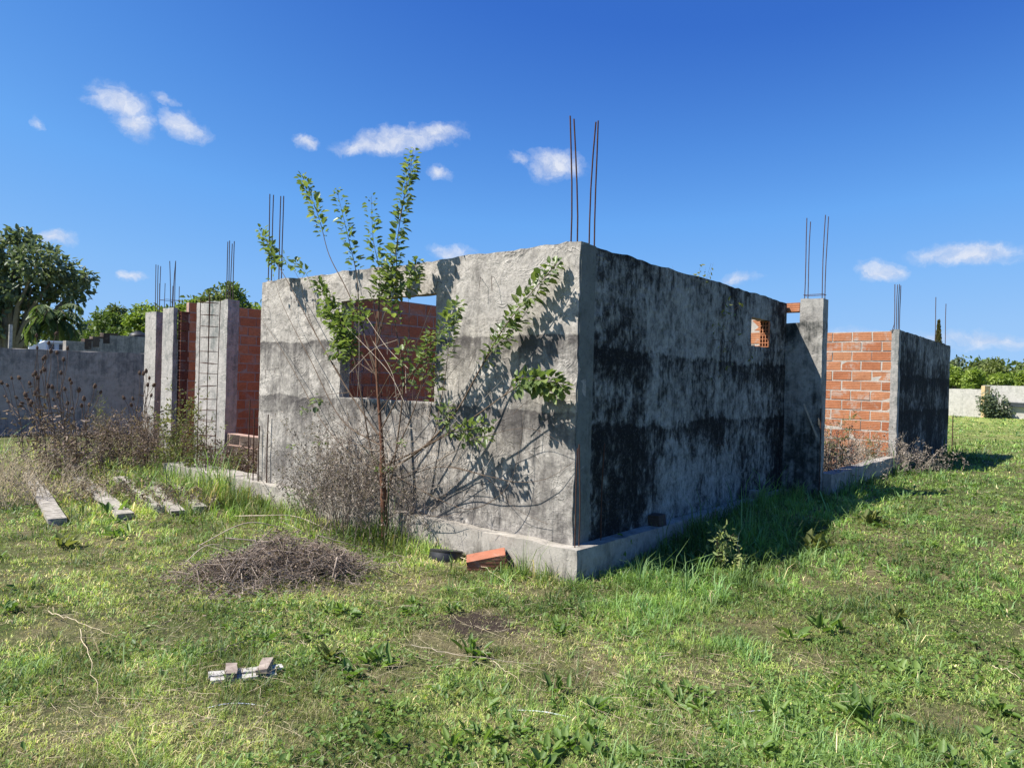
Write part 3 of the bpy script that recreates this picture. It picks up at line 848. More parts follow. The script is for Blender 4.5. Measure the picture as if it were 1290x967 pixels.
    V, F = tubes_np(paths, rr, 3)
    g = np_mesh('straw_litter', V, [F], M['straw'])
    tag(g, 'dry straw stalks scattered over the grass', 'litter', kind='stuff')


# ------------------------------------------------------------------ the unfinished house
ZP, HW = .27, 2.75
LA, LBB = 4.82, 4.81


def bars(parent, pts, z0, z1s, lean=.02, r=.006, name='rebar', mat='rust', toward=None):
    for i, (a, b) in enumerate(pts):
        z1 = z1s[i] if isinstance(z1s, (list, tuple)) else z1s
        mb = MB()
        la, lb = (random.uniform(-lean, lean), random.uniform(-lean, lean)) if toward is None else toward[i]
        P = []
        for k in range(5):
            t = k / 4
            P.append(Vector(loc(a + la * t * t, b + lb * t * t, z0 + (z1 - z0) * t)) + Vector((math.sin(t * 5 + i) * .004, 0, 0)))
        mb.tube(P, r, 6)
        mb.build(name, M[mat], parent, smooth=True)


def stirrup(parent, a0, a1, b0, b1, z, r=.004, tilt=0.0):
    mb = MB()
    P = [loc(a0, b0, z), loc(a1, b0, z + tilt), loc(a1, b1, z + tilt), loc(a0, b1, z)]
    for i in range(4): mb.tube([P[i], P[(i + 1) % 4]], r, 5)
    mb.build('stirrup', M['rust'], parent)


def build_house():
    H = thing('unfinished_house', C0, 'roofless unfinished house of grey rendered and orange brick walls with rebar sticking up', 'house', rz=-YAW)
    # sunlit wall with the large window opening
    w = rough_slab('a', 0.0, LA, -.015, .115, ZP, HW, .07, .006, .020, [(1.67, 3.17, 1.37, 2.425)], 3.1, .016)
    wa = w.build('rendered_wall', M['sun_plaster'], H, smooth=True, recalc=True)
    wa['label'] = 'sunlit pale grey wall with a large square window opening'
    # wire hooks left sticking out of the render
    for (px, py) in [(622, 349), (556, 356), (606, 351), (372, 381), (338, 387), (402, 377), (350, 463), (338, 466)]:
        q = sitel(px, py, 'b', -.02); mb = MB()
        p0 = Vector(loc(q.x, -.01, q.z)); p1 = Vector(loc(q.x + random.uniform(-.05, .03), -.08, q.z + random.uniform(-.01, .02))); p2 = p1 + Vector((random.uniform(-.01, .04), -.01, random.uniform(-.14, -.04)))
        mb.tube([p0, p1, p2], .0022, 5); mb.build('wire_hook', M['rust'], wa)
    # corner column, its green grey flank shows on the shaded side
    c = rough_slab('b', 0.0, .215, -.006, .16, ZP, HW - .004, .06, .004, .010, (), 7.7, .004)
    cc = c.build('corner_column', M['corner'], H, smooth=True, recalc=True)
    bars(cc, [(.14, .05), (.085, .06), (.11, .27), (.06, .28)], HW - .05, [3.83, 3.80, 3.82, 3.83], toward=[(.04, 0), (.065, .0), (-.035, 0), (.0, 0)], r=.0065)
    bars(cc, [(-.05, .01), (-.052, -.055), (-.05, .33)], ZP, [1.10, 1.07, 1.09], toward=[(.0, -.03), (.0, .01), (.0, .02)], r=.005)
    # the black stained long wall with its small opening
    w = rough_slab('b', .215, LBB, 0.0, .13, ZP, HW - .01, .085, .006, .018, [(3.62, 4.243, 2.105, 2.45)], 11.3, .006)
    wb = w.build('rendered_wall', M['mould_plaster'], H, smooth=True, recalc=True)
    wb['label'] = 'shaded wall blackened by mould with a small square opening'
    # broken brick ends in the far reveal of the small opening
    hb = MB()
    for z0 in (2.115, 2.285): merge(hb, hollow_end(loc(.006, 4.20, 0), (-1, 0, 0), (0, 1, 0), z0, .118, .158, .042, 3, 3, .011))
    hb.build('brick_end', M['brick_sun'], wb)
    for k in range(5):
        mb = MB(); bb = random.uniform(.8, 4.3); zz = random.choice([.95, 1.02, 2.2, 2.1])
        mb.tube([loc(.0, bb, zz), loc(-.07, bb + .02, zz + .01), loc(-.08, bb + .05, zz - .07)], .003, 5); mb.build('wire_hook', M['rust'], wb)
    # brick lining of the room: left wall, back wall
    b1 = brick_wall('b', .13, 4.8, 4.63, 4.80, ZP, HW + .02, .0); o = b1.build('brick_wall', [M['brick_red'], M['mortar_red']], H)
    o['label'] = 'red brick wall in shade behind the window opening'
    b2 = brick_wall('a', .22, 4.62, 4.96, 5.08, ZP, 2.72, 0.0, skip=None)
    o = b2.build('brick_wall', [M['brick_sun'], M['mortar']], H); o['label'] = 'orange brick wall seen through the small opening'
    mb = MB(); mb.box(-.16, .155, 4.84, 4.99, 2.62, 2.735, 0, .003)
    mb.build('loose_brick', M['brick_sun'], H)
    # the stub column at the far end of the stained wall
    s = rough_slab('a', -.18, .15, LBB + .006, 5.0, .02, 2.465, .07, .005, .012, (), 19.0, .005)
    s.build('stub_wall', M['stub'], H, smooth=True, recalc=True)
    s = rough_slab('a', -.465, -.174, LBB, 5.02, 0.0, 2.775, .07, .005, .010, (), 23.0, .006)
    sc = s.build('column', M['stub'], H, smooth=True, recalc=True)
    bars(sc, [(-.21, 4.86), (-.215, 4.97), (-.43, 4.86), (-.435, 4.97)], 2.7, [3.85, 3.82, 3.86, 3.86], toward=[(-.005, 0), (-.01, 0), (-.012, 0), (-.012, 0)], r=.0065, mat='bluish_bar')
    stirrup(sc, -.20, -.445, 4.85, 4.98, 2.835)
    mb = MB(); mb.tube([loc(-.475, 4.83, .03), loc(-.478, 4.825, .6), loc(-.47, 4.82, 1.35)], .007, 6); mb.build('rebar', M['rust'], sc)
    mb = MB(); A_ = Vector(loc(-.27, 4.77, 1.40)); B_ = Vector(loc(-.445, 4.785, .98)); d_ = (B_ - A_); n_ = Vector((0, -1, 0)); s_ = d_.cross(n_).normalized(); mb.obox((A_ + B_) / 2, d_, n_ * .014, s_ * .020, 0, .003); mb.build('stake', M['pale_twig'], sc)
    # low wall on to the rear room
    s = rough_slab('b', 5.02, 8.95, -.56, -.40, -.05, .49, .12, .008, .015, (), 29.0, .01)
    s.build('low_wall', M['plinth'], H, smooth=True, recalc=True)
    # rear room: sunlit brick face, concrete edge column and mouldy side
    b3 = brick_wall('a', -.375, 4.6, 9.0, 9.14, .02, 2.68, .0)
    o = b3.build('brick_wall', [M['brick_sun'], M['mortar']], H); o['label'] = 'sunlit bare orange brick wall of the rear room'
    s = rough_slab('a', -.49, -.373, 8.985, 9.14, 0.0, 2.675, .06, .008, .008, (), 31.0, .012)
    ec = s.build('column', M['pier'], H, smooth=True, recalc=True)
    bars(ec, [(-.40, 9.03), (-.43, 9.03), (-.455, 9.06), (-.47, 9.10)], 2.62, [3.47, 3.46, 3.47, 3.45], lean=.01, r=.0075, mat='bluish_bar')
    mb = MB(); mb.tube([loc(-.37, 8.98, 2.62), loc(-.42, 8.98, 2.80)], .005, 5); mb.build('wire_hook', M['rust'], ec)
    s = rough_slab('b', 9.143, 14.15, -.487, -.31, -.05, 2.67, .12, .006, .012, (), 37.0, .01)
    rw = s.build('rendered_wall', M['mould_plaster'], H, smooth=True, recalc=True); rw['label'] = 'shaded blackened side wall of the rear room'
    bars(rw, [(-.44, 12.55), (-.44, 13.75)], 2.6, [3.62, 3.60], lean=.01, r=.008, mat='bluish_bar')
    # plinth
    s = rough_slab('a', -.135, 7.2, -.138, .26, -.25, ZP, .07, .009, .013, (), 41.0, .016)
    s.build('plinth', M['plinth'], H, smooth=True, recalc=True)
    s = rough_slab('b', .262, 4.806, -.132, .24, -.25, ZP - .004, .11, .006, .008, (), 43.0, .006)
    s.build('plinth', M['plinth'], H, smooth=True, recalc=True)
    # porch side on the left
    b4 = brick_wall('a', 5.6, 7.46, .98, 1.12, -.05, .64, .3); o = b4.build('brick_base', [M['brick_dark'], M['mortar_red']], H)
    s = rough_slab('a', 7.475, 8.50, .95, 1.15, -.05, 2.77, .085, .007, .03, (), 47.0, .012)
    k1 = s.build('pier', M['pier'], H, smooth=True, recalc=True)
    bars(k1, [(7.62, 1.0), (7.55, 1.0), (7.60, 1.1), (7.68, 1.1)], 2.7, [3.72, 3.73, 3.74, 3.71], lean=.012, r=.007, mat='bluish_bar')
    s = rough_slab('a', 9.47, 9.90, 1.0, 1.07, -.05, 2.75, .085, .006, .015, (), 53.0, .01)
    k2 = s.build('pier', M['pier'], H, smooth=True, recalc=True)
    bars(k2, [(9.72, 1.05), (9.62, 1.05), (9.66, 1.1)], 2.7, [3.60, 3.59, 3.6], lean=.05, r=.007, mat='bluish_bar')
    b5 = brick_wall('b', 1.24, 6.5, 9.36, 9.46, .05, 2.90, .05)
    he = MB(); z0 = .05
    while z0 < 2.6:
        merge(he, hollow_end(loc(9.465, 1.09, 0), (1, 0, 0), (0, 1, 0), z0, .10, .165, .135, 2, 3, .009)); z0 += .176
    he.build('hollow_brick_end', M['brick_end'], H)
    o = b5.build('brick_wall', [M['brick_red'], M['mortar_red']], H); o['label'] = 'shaded red brick wall behind the porch piers'
    bars(o, [(9.40, 3.0), (9.40, 3.15)], 2.6, 3.3, lean=.01, r=.006, mat='bluish_bar')
    # far post
    s = rough_slab('a', 10.40, 10.87, 1.10, 1.26, -.1, 2.72, .085, .004, .012, (), 59.0, .006)
    ps = s.build('post', M['pier'], H, smooth=True, recalc=True)
    bars(ps, [(10.55, 1.14), (10.46, 1.14), (10.55, 1.22)], 2.66, [3.62, 3.60, 3.6], lean=.01, r=.007, mat='bluish_bar')
    # short cage beyond the post
    cg = thing_part('rebar_cage', H)
    bars(cg, [(11.2, 1.5), (10.98, 1.5), (11.2, 1.75), (10.9, 1.75)], 2.0, [3.35, 3.34, 3.33, 3.3], lean=.01, r=.006)
    for z in (3.02, 2.82): stirrup(cg, 10.9, 11.2, 1.5, 1.75, z)
    # the ladder like cage rising from the porch
    cg = thing_part('rebar_cage', H)
    bars(cg, [(6.31, -.06), (6.06, -.06), (6.30, .06), (6.03, .06)], .2, [2.62, 2.66, 2.64, 2.62], lean=.015, r=.0055)
    for k in range(14): stirrup(cg, 6.04, 6.31, -.06, .06, .42 + k * .165 + random.uniform(-.02, .02), .0042, random.uniform(-.02, .02))
    # starter bars beside the left end of the sunlit wall
    for (px, ty, by) in [(338, 522, 602), (327, 536, 600), (315, 503, 598), (321, 515, 598)]:
        t = sitel(px, ty, 'b', -.05); mb = MB()
        mb.tube([loc(t.x, -.05, ZP - .02), loc(t.x + .005, -.052, (ZP + t.z) / 2), loc(t.x, -.05, t.z)], .0075, 6); mb.build('rebar', M['rust'], H)
    d = sitel(333, 300, 'b', .08)
    bars(wa, [(4.79, .05), (4.72, .05), (4.55, .05), (4.49, .05)], 2.7, [3.86, 3.84, 3.80, 3.79], lean=.008, r=.0065, mat='bluish_bar')
    return H


def thing_part(name, parent):
    e = bpy.data.objects.new(name, None); COL.objects.link(e); e.parent = parent; e.empty_display_size = .1
    return e


# ------------------------------------------------------------------ the walls and sheds beyond
def wall_between(name, P, Q, z0, z1, th, mat, label, cat, step=.3, amp=.01, top=.02, seed=0.0):
    P = Vector((P[0], P[1], 0)); Q = Vector((Q[0], Q[1], 0)); d = (Q - P); L = d.length
    s = rough_slab('a', -L, 0, 0, th, z0, z1, step, amp, top, (), seed, .01)
    o = s.build(name, mat, None, smooth=True, recalc=True)
    o.location = P; o.rotation_euler = (0, 0, math.atan2(d.y, d.x))
    return tag(o, label, cat)


def build_background():
    A = site(0, 548, 'z', 0); B = site(183, 545, 'z', 0)
    d = (B - A).normalized()
    p0 = A - d * 9; p1 = B + d * 14
    wall_between('boundary_wall', p0, p1, -.3, 2.05, .18, M['block'], 'long grey rendered block wall in shade behind the dry teasels', 'wall', .25, .006, .02, 61)
    # stepped concrete block wall and sheds behind it
    A2 = site(83, 440, 'd', 26); B2 = site(190, 440, 'd', 29)
    dd = Vector((B2.x - A2.x, B2.y - A2.y, 0)); L = dd.length; ang = math.atan2(dd.y, dd.x)
    sw = thing('stepped_wall', (A2.x, A2.y, 0), 'grey concrete block wall with a stepped brick top behind the long boundary wall', 'wall', rz=ang)
    zt = lambda py, dep: 1.6 + (465 - py) / CAMF * dep
    mb = MB(); steps = [(0, .21, zt(430, 26.4)), (.21, .30, zt(428, 26.6)), (.30, .42, zt(425, 27)), (.42, 1.9, zt(420.5, 27.5))]
    for (u0, u1, z) in steps: mb.box(u0 * L, u1 * L, 0, .2, -.1, z)
    mb.build('wall', M['block'], sw)
    mb = MB()
    for (u0, u1, z) in steps[1:]: mb.box(u0 * L - .04, u0 * L + .22, -.012, .21, z - .35, z + .05, 0, .01); mb.box(u0 * L + .22, u0 * L + .55, -.01, .205, z - .02, z + .06, 0, .01)
    mb.build('brick_edge', M['brick_dark'], sw)
    # water tank on a roof further back
    T = site(174, 425, 'd', 40)
    mb = MB(); n = 20; prof = [(.42, -.6), (.46, -.3), (.46, 0.05), (.44, .10), (.46, .15), (.36, .30), (.17, .38), (.16, .44), (.05, .46)]
    V = [(r * math.cos(2 * PI * k / n), r * math.sin(2 * PI * k / n), z) for r, z in prof for k in range(n)]
    F = [(i * n + k, i * n + (k + 1) % n, (i + 1) * n + (k + 1) % n, (i + 1) * n + k) for i in range(len(prof) - 1) for k in range(n)]
    mb.add(V, F); tk = mb.build('water_tank', M['black_plastic'], None, smooth=True, recalc=True)
    tk.location = (T.x, T.y, zt(423, 40)); tk.scale = (1, 1, .8); tag(tk, 'black plastic water tank showing above the stepped grey wall', 'water tank')
    ts = MB(); ts.box(-2.2, 2.2, -1.8, 1.8, 0, zt(423, 40) - .48); hs = ts.build('low_house', M['block'], None); hs.location = (T.x, T.y, 0)
    tag(hs, 'low grey flat roofed house under the black water tank', 'house')
    # white shed with a blue grey panelled front
    S = site(36, 438, 'd', 27); E2 = site(100, 438, 'd', 28)
    dd = Vector((E2.x - S.x, E2.y - S.y, 0)); L2 = dd.length
    sh = thing('shed', (S.x, S.y, 0), 'small white shed with a sloping parapet and pale blue panels behind the boundary wall', 'shed', rz=math.atan2(dd.y, dd.x))
    zz = lambda py: 1.6 + (463 - py) / CAMF * 27
    mb = MB(); z0 = zz(437); z1 = zz(428)
    P = [(0, 0, 0), (.33 * L2, 0, 0), (.33 * L2, 0, z1), (0, 0, z0), (0, .18, 0), (.33 * L2, .18, 0), (.33 * L2, .18, z1), (0, .18, z0)]
    mb.add(P, [(0, 1, 2, 3), (5, 4, 7, 6), (3, 2, 6, 7), (0, 3, 7, 4), (1, 5, 6, 2)]); mb.build('wall', M['house_white'], sh)
    mb = MB(); mb.box(.335 * L2, .98 * L2, .6, 3.0, 0, zz(429)); mb.build('panel_wall', M['house_blue'], sh)
    mb = MB(); mb.box(.32 * L2, 1.05 * L2, .45, 3.2, zz(429) + .003, zz(429) + .06); mb.build('roof', M['roof_white'], sh)
    for u in (.42, .62):
        mb = MB(); mb.box(u * L2, (u + .1) * L2, .57, .597, zz(438), zz(431)); mb.build('window', M['dark_glass'], sh)
    # long low white roof at the far left
    S = site(-90, 438, 'd', 24); E2 = site(36, 438, 'd', 27)
    dd = Vector((E2.x - S.x, E2.y - S.y, 0)); L3 = dd.length
    sh = thing('low_shed', (S.x, S.y, 0), 'long low shed with a white sheet roof at the left edge behind the wall', 'shed', rz=math.atan2(dd.y, dd.x))
    mb = MB(); mb.box(0, L3 - .1, 0.2, 3.4, 0, 2.1); mb.build('wall', M['block'], sh)
    mb = MB(); mb.add([(-.2, -.1, 2.12), (L3, -.1, 2.12), (L3, 3.6, 2.42), (-.2, 3.6, 2.42), (-.2, -.1, 2.2), (L3, -.1, 2.2), (L3, 3.6, 2.5), (-.2, 3.6, 2.5)],
                      [(0, 1, 2, 3), (4, 7, 6, 5), (0, 4, 5, 1), (1, 5, 6, 2), (2, 6, 7, 3), (3, 7, 4, 0)]); mb.build('roof', M['roof_white'], sh)
    # concrete post among the left trees
    U = site(12, 440, 'd', 30); mb = MB()
    mb.tube([(0, 0, 0), (0.02, 0, 2.0), (.03, 0, 1.6 + (462 - 408) / CAMF * 30)], [.09, .08, .07], 8)
    po = mb.build('utility_post', M['pier'], None, smooth=True); po.location = (U.x, U.y, 0); tag(po, 'thin pale post standing against the dark tree at the left edge', 'post')

    # far whitewashed wall on the right
    A = site(1190, 523.5, 'z', 0); B = from_ab(to_ab(site(1240, 525, 'z', 0)).x, to_ab(A).y); C = from_ab(-8, to_ab(A).y)
    d = (Vector((B.x - A.x, B.y - A.y, 0))).normalized()
    p0 = Vector((A.x, A.y, 0)) - d * 22; B_ = Vector((B.x, B.y, 0))
    wall_between('whitewashed_wall', p0, B_, -.4, 1.88, .2, M['white_wall'], 'far whitewashed garden wall running out from behind the rear room', 'wall', .4, .01, .03, 67)
    d2 = (Vector((C.x - B.x, C.y - B.y, 0))).normalized()
    o = wall_between('whitewashed_wall', B_ + d * .02, B_ + d2 * 34, -.4, 2.16, .22, M['white_wall'], 'taller far whitewashed wall section behind the bush and post at right', 'wall', .4, .01, .02, 71)
    # a dark box standing in for the horizontal shadow on that section
    Q = site(1268, 509, 'b', to_ab(A).y - .1); mb = MB(); mb.box(0, 2.6, -.12, .0, -.12, .14, 0, .02)
    bo = mb.build('shadow_strip', M['dark_glass'], None); bo.location = (Q.x, Q.y - .05, Q.z); bo.rotation_euler = (0, rad(1.5), math.atan2(d2.y, d2.x)); tag(bo, 'dark plank standing in for shadow along the far white wall right of the bush', 'shading')
    yb = to_ab(A).y; W = site(1241, 526, 'b', yb - .5); mb = MB(); mb.box(-.19, .19, -.15, .15, -.3, 2.12, 0, .02)
    wp = mb.build('wooden_post', M['post_wood'], None); wp.location = (W.x, W.y, 0); tag(wp, 'stout yellowish wooden post in front of the far white wall', 'post')
    # thin stake just behind the rear room
    R = site(1199, 572, 'd', 17.3); gz0 = gzf(R.x, R.y); mb = MB(); mb.tube([(0, 0, -.1), (.005, 0, .4), (0, 0, .86)], .012, 6)
    st = mb.build('iron_stake', M['rust'], None); st.location = (R.x, R.y, gz0); tag(st, 'thin rusty iron stake upright in grass beside the rear wall', 'stake')


# ------------------------------------------------------------------ trees
def crown_mesh(clumps, nleaf, L, mat, name, parent, fill=.45, flat=0.0, jit=.25):
    """many leaf sprays through uneven clumps: (x,y,z,rx,ry,rz)"""
    cl = np.array(clumps); wgt = cl[:, 3] * cl[:, 4] * cl[:, 5]; wgt = wgt ** .75; wgt /= wgt.sum()
    ci = rng.choice(len(cl), nleaf, p=wgt)
    dv = rdir(nleaf)
    rr = (fill + (1 - fill) * rng.uniform(0, 1, nleaf) ** .6) * (1 + rng.normal(0, jit * .35, nleaf))
    P = cl[ci, :3] + dv * rr[:, None] * cl[ci, 3:6]
    # break the outline into smaller sprays and open gaps
    q = fbm(P[:, 0] * 1.1 / L / 3 + P[:, 2] * .7 / L / 3, P[:, 1] * .9 / L / 3 - P[:, 2] * .6 / L / 3, 91, 2)
    keep = q > .36
    P = P[keep]; dv = dv[keep]; n = len(P)
    P = P + rng.normal(0, L * .35, (n, 3))
    ld = unit(dv + rng.normal(0, .8, (n, 3)) + np.array([0, 0, -.25]))
    nr = unit(rng.normal(0, .7, (n, 3)) + np.array([0, 0, 1.0 + flat]))
    V, F = leaves_np(P, ld, nr, L * rng.uniform(.55, 1.35, n), rng.uniform(.45, .8, (n, 1)), .2, .1)
    return np_mesh(name, V, [F], mat, parent)


def make_tree(name, base, clumps, trunk_r, nleaf, L, mat, label, group=None, cat='tree', bark='bark_grey', fill=.45, flat=0.0, limbs=7):
    e = thing(name, base, label, cat, group)
    cl = np.array(clumps)
    zc = float(np.average(cl[:, 2], weights=cl[:, 3] ** 2)); xc = float(np.average(cl[:, 0], weights=cl[:, 3] ** 2)); yc = float(np.average(cl[:, 1], weights=cl[:, 3] ** 2))
    zb = max(.4, float((cl[:, 2] - cl[:, 5]).min()))
    mb = MB()
    fork = Vector((xc * .3, yc * .3, max(zb * .9, zc * .35)))
    mb.tube([(0, 0, -.3), fork * .5 + Vector((trunk_r * .4, 0, 0)), fork, Vector((xc * .7, yc * .7, zc))], [trunk_r * 1.25, trunk_r, trunk_r * .8, trunk_r * .4], 8)
    mb.build('trunk', M[bark], e, smooth=True)
    mb = MB()
    for c in clumps[:limbs * 2]:
        t = Vector(c[:3]); f = fork * random.uniform(.8, 1.1)
        mid = f.lerp(t, .5) + Vector((random.uniform(-.3, .3), random.uniform(-.3, .3), .1 * t.z * random.uniform(-.3, .6)))
        mb.tube([f, mid, t], [trunk_r * .5, trunk_r * .28, trunk_r * .08], 5)
    mb.build('limbs', M[bark], e, smooth=True)
    crown_mesh(clumps, nleaf, L, mat, 'crown', e, fill, flat)
    return e


def px_clumps(base, dep, blobs):
    """blobs given by their picture place (x, y, radius in photo pixels, depth offset m, squash)"""
    out = []
    for (x, y, r, dd, sq) in blobs:
        P = site(x, y, 'd', dep + dd); rr = r / CAMF * dep
        out.append((P.x - base.x, P.y - base.y, P.z - base.z, rr, rr, rr * sq))
    return out


def scatter_blobs(x0, x1, ytop, ybot, r, n, dd=2.0, sq=.8):
    out = []
    for k in range(n):
        x = random.uniform(x0 + r * .5, x1 - r * .5); u = (x - x0) / (x1 - x0)
        arch = 1 - (2 * u - 1) ** 2
        yt = ybot + (ytop - ybot) * (.35 + .65 * arch ** .6)
        y = random.uniform(yt + r * .6, ybot)
        out.append((x, y, r * random.uniform(.6, 1.15), random.uniform(-dd, dd), sq))
    return out


def build_trees():
    # the big dark tree at the left edge
    b = site(20, 470, 'd', 36); base = Vector((b.x, b.y, 0))
    blobs = [(18, 318, 30, 0, .8), (48, 330, 28, -1, .8), (-10, 330, 34, 0, .9), (76, 338, 20, 0, .8), (30, 300, 16, 0, .8), (88, 352, 17, 1, .8), (108, 349, 13, 0, .6), (96, 368, 16, 0, .7), (74, 364, 24, 1, .8),
             (40, 362, 30, 0, .9), (5, 365, 34, 0, .9), (-40, 350, 40, 0, 1), (20, 395, 30, 1, .9), (-15, 400, 34, 0, 1), (-50, 400, 40, 1, 1), (14, 420, 22, 1.5, .9), (112, 358, 8, 0, .7), (60, 318, 14, 0, .7), (-70, 330, 36, 0, 1), (92, 382, 11, 0, .7), (-60, 300, 30, 0, .8)]
    make_tree('broadleaf_tree', base, px_clumps(base, 36, blobs), .42, 11500, .28, M['crown_dark'], 'tall dark leafy tree with an open ragged crown at the left edge', fill=.35)
    # drooping palm in front of it
    b = site(68, 440, 'd', 34); base = Vector((b.x, b.y, 0))
    e = thing('palm_tree', base, 'bushy feather palm with drooping pale green fronds below the tall dark tree', 'palm')
    zc = 1.6 + (463 - 404) / CAMF * 34
    mb = MB(); mb.tube([(0, 0, -.2), (.05, 0, zc * .5), (0, 0, zc)], [.2, .17, .14], 8); mb.build('trunk', M['bark_grey'], e, smooth=True)
    pos = []; dr = []; ll = []; nn = []; mb = MB()
    for k in range(46):
        az = random.uniform(0, 2 * PI); el = random.uniform(-.15, 1.35); Lf = random.uniform(1.3, 1.75)
        pth = []; p = Vector((0, 0, zc)); d = Vector((math.cos(az) * math.cos(el), math.sin(az) * math.cos(el), math.sin(el)))
        for j in range(9):
            pth.append(p.copy()); p = p + d * Lf / 8; d = (d + Vector((0, 0, -.24 - .04 * j))).normalized()
        mb.tube(pth, [.022 - .002 * j for j in range(9)], 4)
        for j in range(1, 8):
            tdir = (pth[j + 1] - pth[j]).normalized(); sd = tdir.cross(Vector((0, 0, 1))).normalized()
            for q in range(3):
                pt = pth[j].lerp(pth[j + 1], q / 3)
                for s in (-1, 1):
                    pos.append(pt); dr.append(sd * s + tdir * .5 + Vector((0, 0, -.55 + random.uniform(-.2, .3)))); ll.append(random.uniform(.35, .55)); nn.append((0, 0, 1))
    mb.build('frond_stalks', M['twig'], e)
    V, F = leaves_np(np.array(pos), np.array(dr), np.array(nn), np.array(ll), .16, .1, .15); np_mesh('crown', V, [F], M['palm'], e)
    # mid distance trees, left to right
    specs = [  # x0,x1,ytop,ybot,depth,mat,label
        (104, 150, 388, 436, 52, 'crown_mid', 'rounded mid green tree right of the palm, beyond the white shed'),
        (128, 172, 381, 430, 56, 'crown_olive', 'taller olive green tree above the stepped grey wall'),
        (160, 206, 387, 432, 50, 'crown_bright', 'light yellow green tree just left of the tall far post'),
        (70, 128, 398, 440, 60, 'crown_dark', 'dark tree in the gap between palm and rounded green tree'),
        (190, 236, 384, 430, 66, 'crown_mid', 'green tree showing above the post and hollow brick end'),
        (222, 268, 376, 420, 74, 'crown_bright', 'pale green tree above the brick between the two porch piers'),
        (256, 318, 362, 420, 70, 'crown_olive', 'tallest olive tree standing behind the rebar of the wide pier'),
        (296, 352, 378, 425, 64, 'crown_bright', 'light green tree between the wide pier and the sunlit wall'),
        (264, 314, 360, 412, 78, 'crown_mid', 'small feathery treetop rising behind the wide pier'),
        (-60, 10, 395, 440, 48, 'crown_mid', 'mid green tree low behind the tall dark tree at the left edge')]
    for (x0, x1, yt, yb, dep, mt, lab) in specs:
        b = site((x0 + x1) / 2, yb, 'd', dep); base = Vector((b.x, b.y, 0))
        r = (x1 - x0) * .25
        blobs = scatter_blobs(x0 - 4, x1 + 4, yt - 3, yb + 16, r, 17, 1.5)
        make_tree('broadleaf_tree', base, px_clumps(base, dep, blobs), .2, 5600, .27 * dep / 55, M[mt], lab, 'trees beyond the boundary wall', fill=.3)
    # wooded rise behind them as one far mass
    cl = []
    for x in range(-140, 700, 11):
        dep = 95 + random.uniform(-8, 8); yt = 396 + 9 * math.sin(x * .021) + random.uniform(-5, 8)
        if 200 < x < 345: yt -= 10
        if x > 345: yt += 25
        for j in range(3):
            P = site(x + random.uniform(-6, 6), yt + 10 + j * 16, 'd', dep); rr = random.uniform(1.1, 1.9)
            cl.append((P.x, P.y, P.z, rr, rr, rr * .8))
    V = crown_mesh(cl, 17000, .62, M['crown_olive'], 'distant_wood', None, .3); tag(V, 'far olive green wood on the rise behind the left trees', 'wood', kind='stuff')

    # right side: bright bushes over the white wall and flat topped dark trees
    specs = [
        (1185, 1222, 461, 500, 64, 'crown_bright', 'bright green bush over the white wall nearest the rear room', .7),
        (1208, 1250, 464, 502, 61, 'crown_bright', 'bright green bush above the low white wall, left of the yellow post', .7),
        (1238, 1285, 459, 500, 63, 'crown_bright', 'bright yellow green bush above the yellow post', .7),
        (1270, 1325, 457, 500, 62, 'crown_bright', 'bright green bush above the dark plank at the right edge', .7),
        (1192, 1224, 446, 480, 82, 'crown_dark', 'small dark tree showing over the bush nearest the rear room', .6),
        (1214, 1262, 450, 482, 86, 'crown_olive', 'low olive tree behind the bushes left of the flat topped tree', .5),
        (1240, 1300, 442, 478, 80, 'crown_olive', 'spreading flat topped olive tree behind the bushes at right', .45),
        (1286, 1350, 446, 482, 84, 'crown_dark', 'dark flat topped tree partly cut by the right edge', .45)]
    for (x0, x1, yt, yb, dep, mt, lab, sq) in specs:
        b = site((x0 + x1) / 2, 500, 'd', dep); base = Vector((b.x, b.y, 0))
        blobs = scatter_blobs(x0, x1, yt, yb + 6, (x1 - x0) * .2, 14, 1.5, sq)
        make_tree('bush' if mt == 'crown_bright' else 'acacia_tree', base, px_clumps(base, dep, blobs), .16, 3200, .27 * dep / 60, M[mt], lab, 'bushes and trees beyond the white wall',
                  'bush' if mt == 'crown_bright' else 'tree', fill=.3, flat=1.0)
    cl = []
    for x in range(900, 1600, 12):
        dep = 110 + random.uniform(-8, 8)
        for j in range(2):
            P = site(x, 466 + j * 14 + random.uniform(-4, 5), 'd', dep); rr = random.uniform(1.2, 2.0); cl.append((P.x, P.y, P.z, rr, rr, rr * .7))
    V = crown_mesh(cl, 9000, .7, M['crown_mid'], 'distant_wood', None, .3); tag(V, 'far green wood behind the flat topped trees at right', 'wood', kind='stuff')
    # cypress
    b = site(1180, 500, 'd', 72); base = Vector((b.x, b.y, 0))
    e = thing('cypress', base, 'slim pointed cypress showing above the rear wall between its rebars', 'tree')
    zt = 1.6 + (495 - 406) / CAMF * 72
    mb = MB(); mb.tube([(0, 0, -.2), (0, 0, zt * .95)], [.14, .03], 6); mb.build('trunk', M['bark_grey'], e)
    n = 2600; t = rng.uniform(0.08, 1, n); rr = .34 * np.minimum(1, (1 - t) * 2.6) ** .8 * rng.uniform(.5, 1, n); az = rng.uniform(0, 2 * PI, n)
    P = np.stack([np.cos(az) * rr, np.sin(az) * rr, t * zt], 1)
    V, F = leaves_np(P, np.stack([np.cos(az) * .4, np.sin(az) * .4, np.ones(n)], 1), rdir(n), rng.uniform(.15, .35, n), .35); np_mesh('crown', V, [F], M['cypress'], e)
    # bush in front of the far wall
    b = site(1253, 527, 'b', 51.2); base = Vector((b.x, b.y, 0)); dB = (b - CAM).dot(FW)
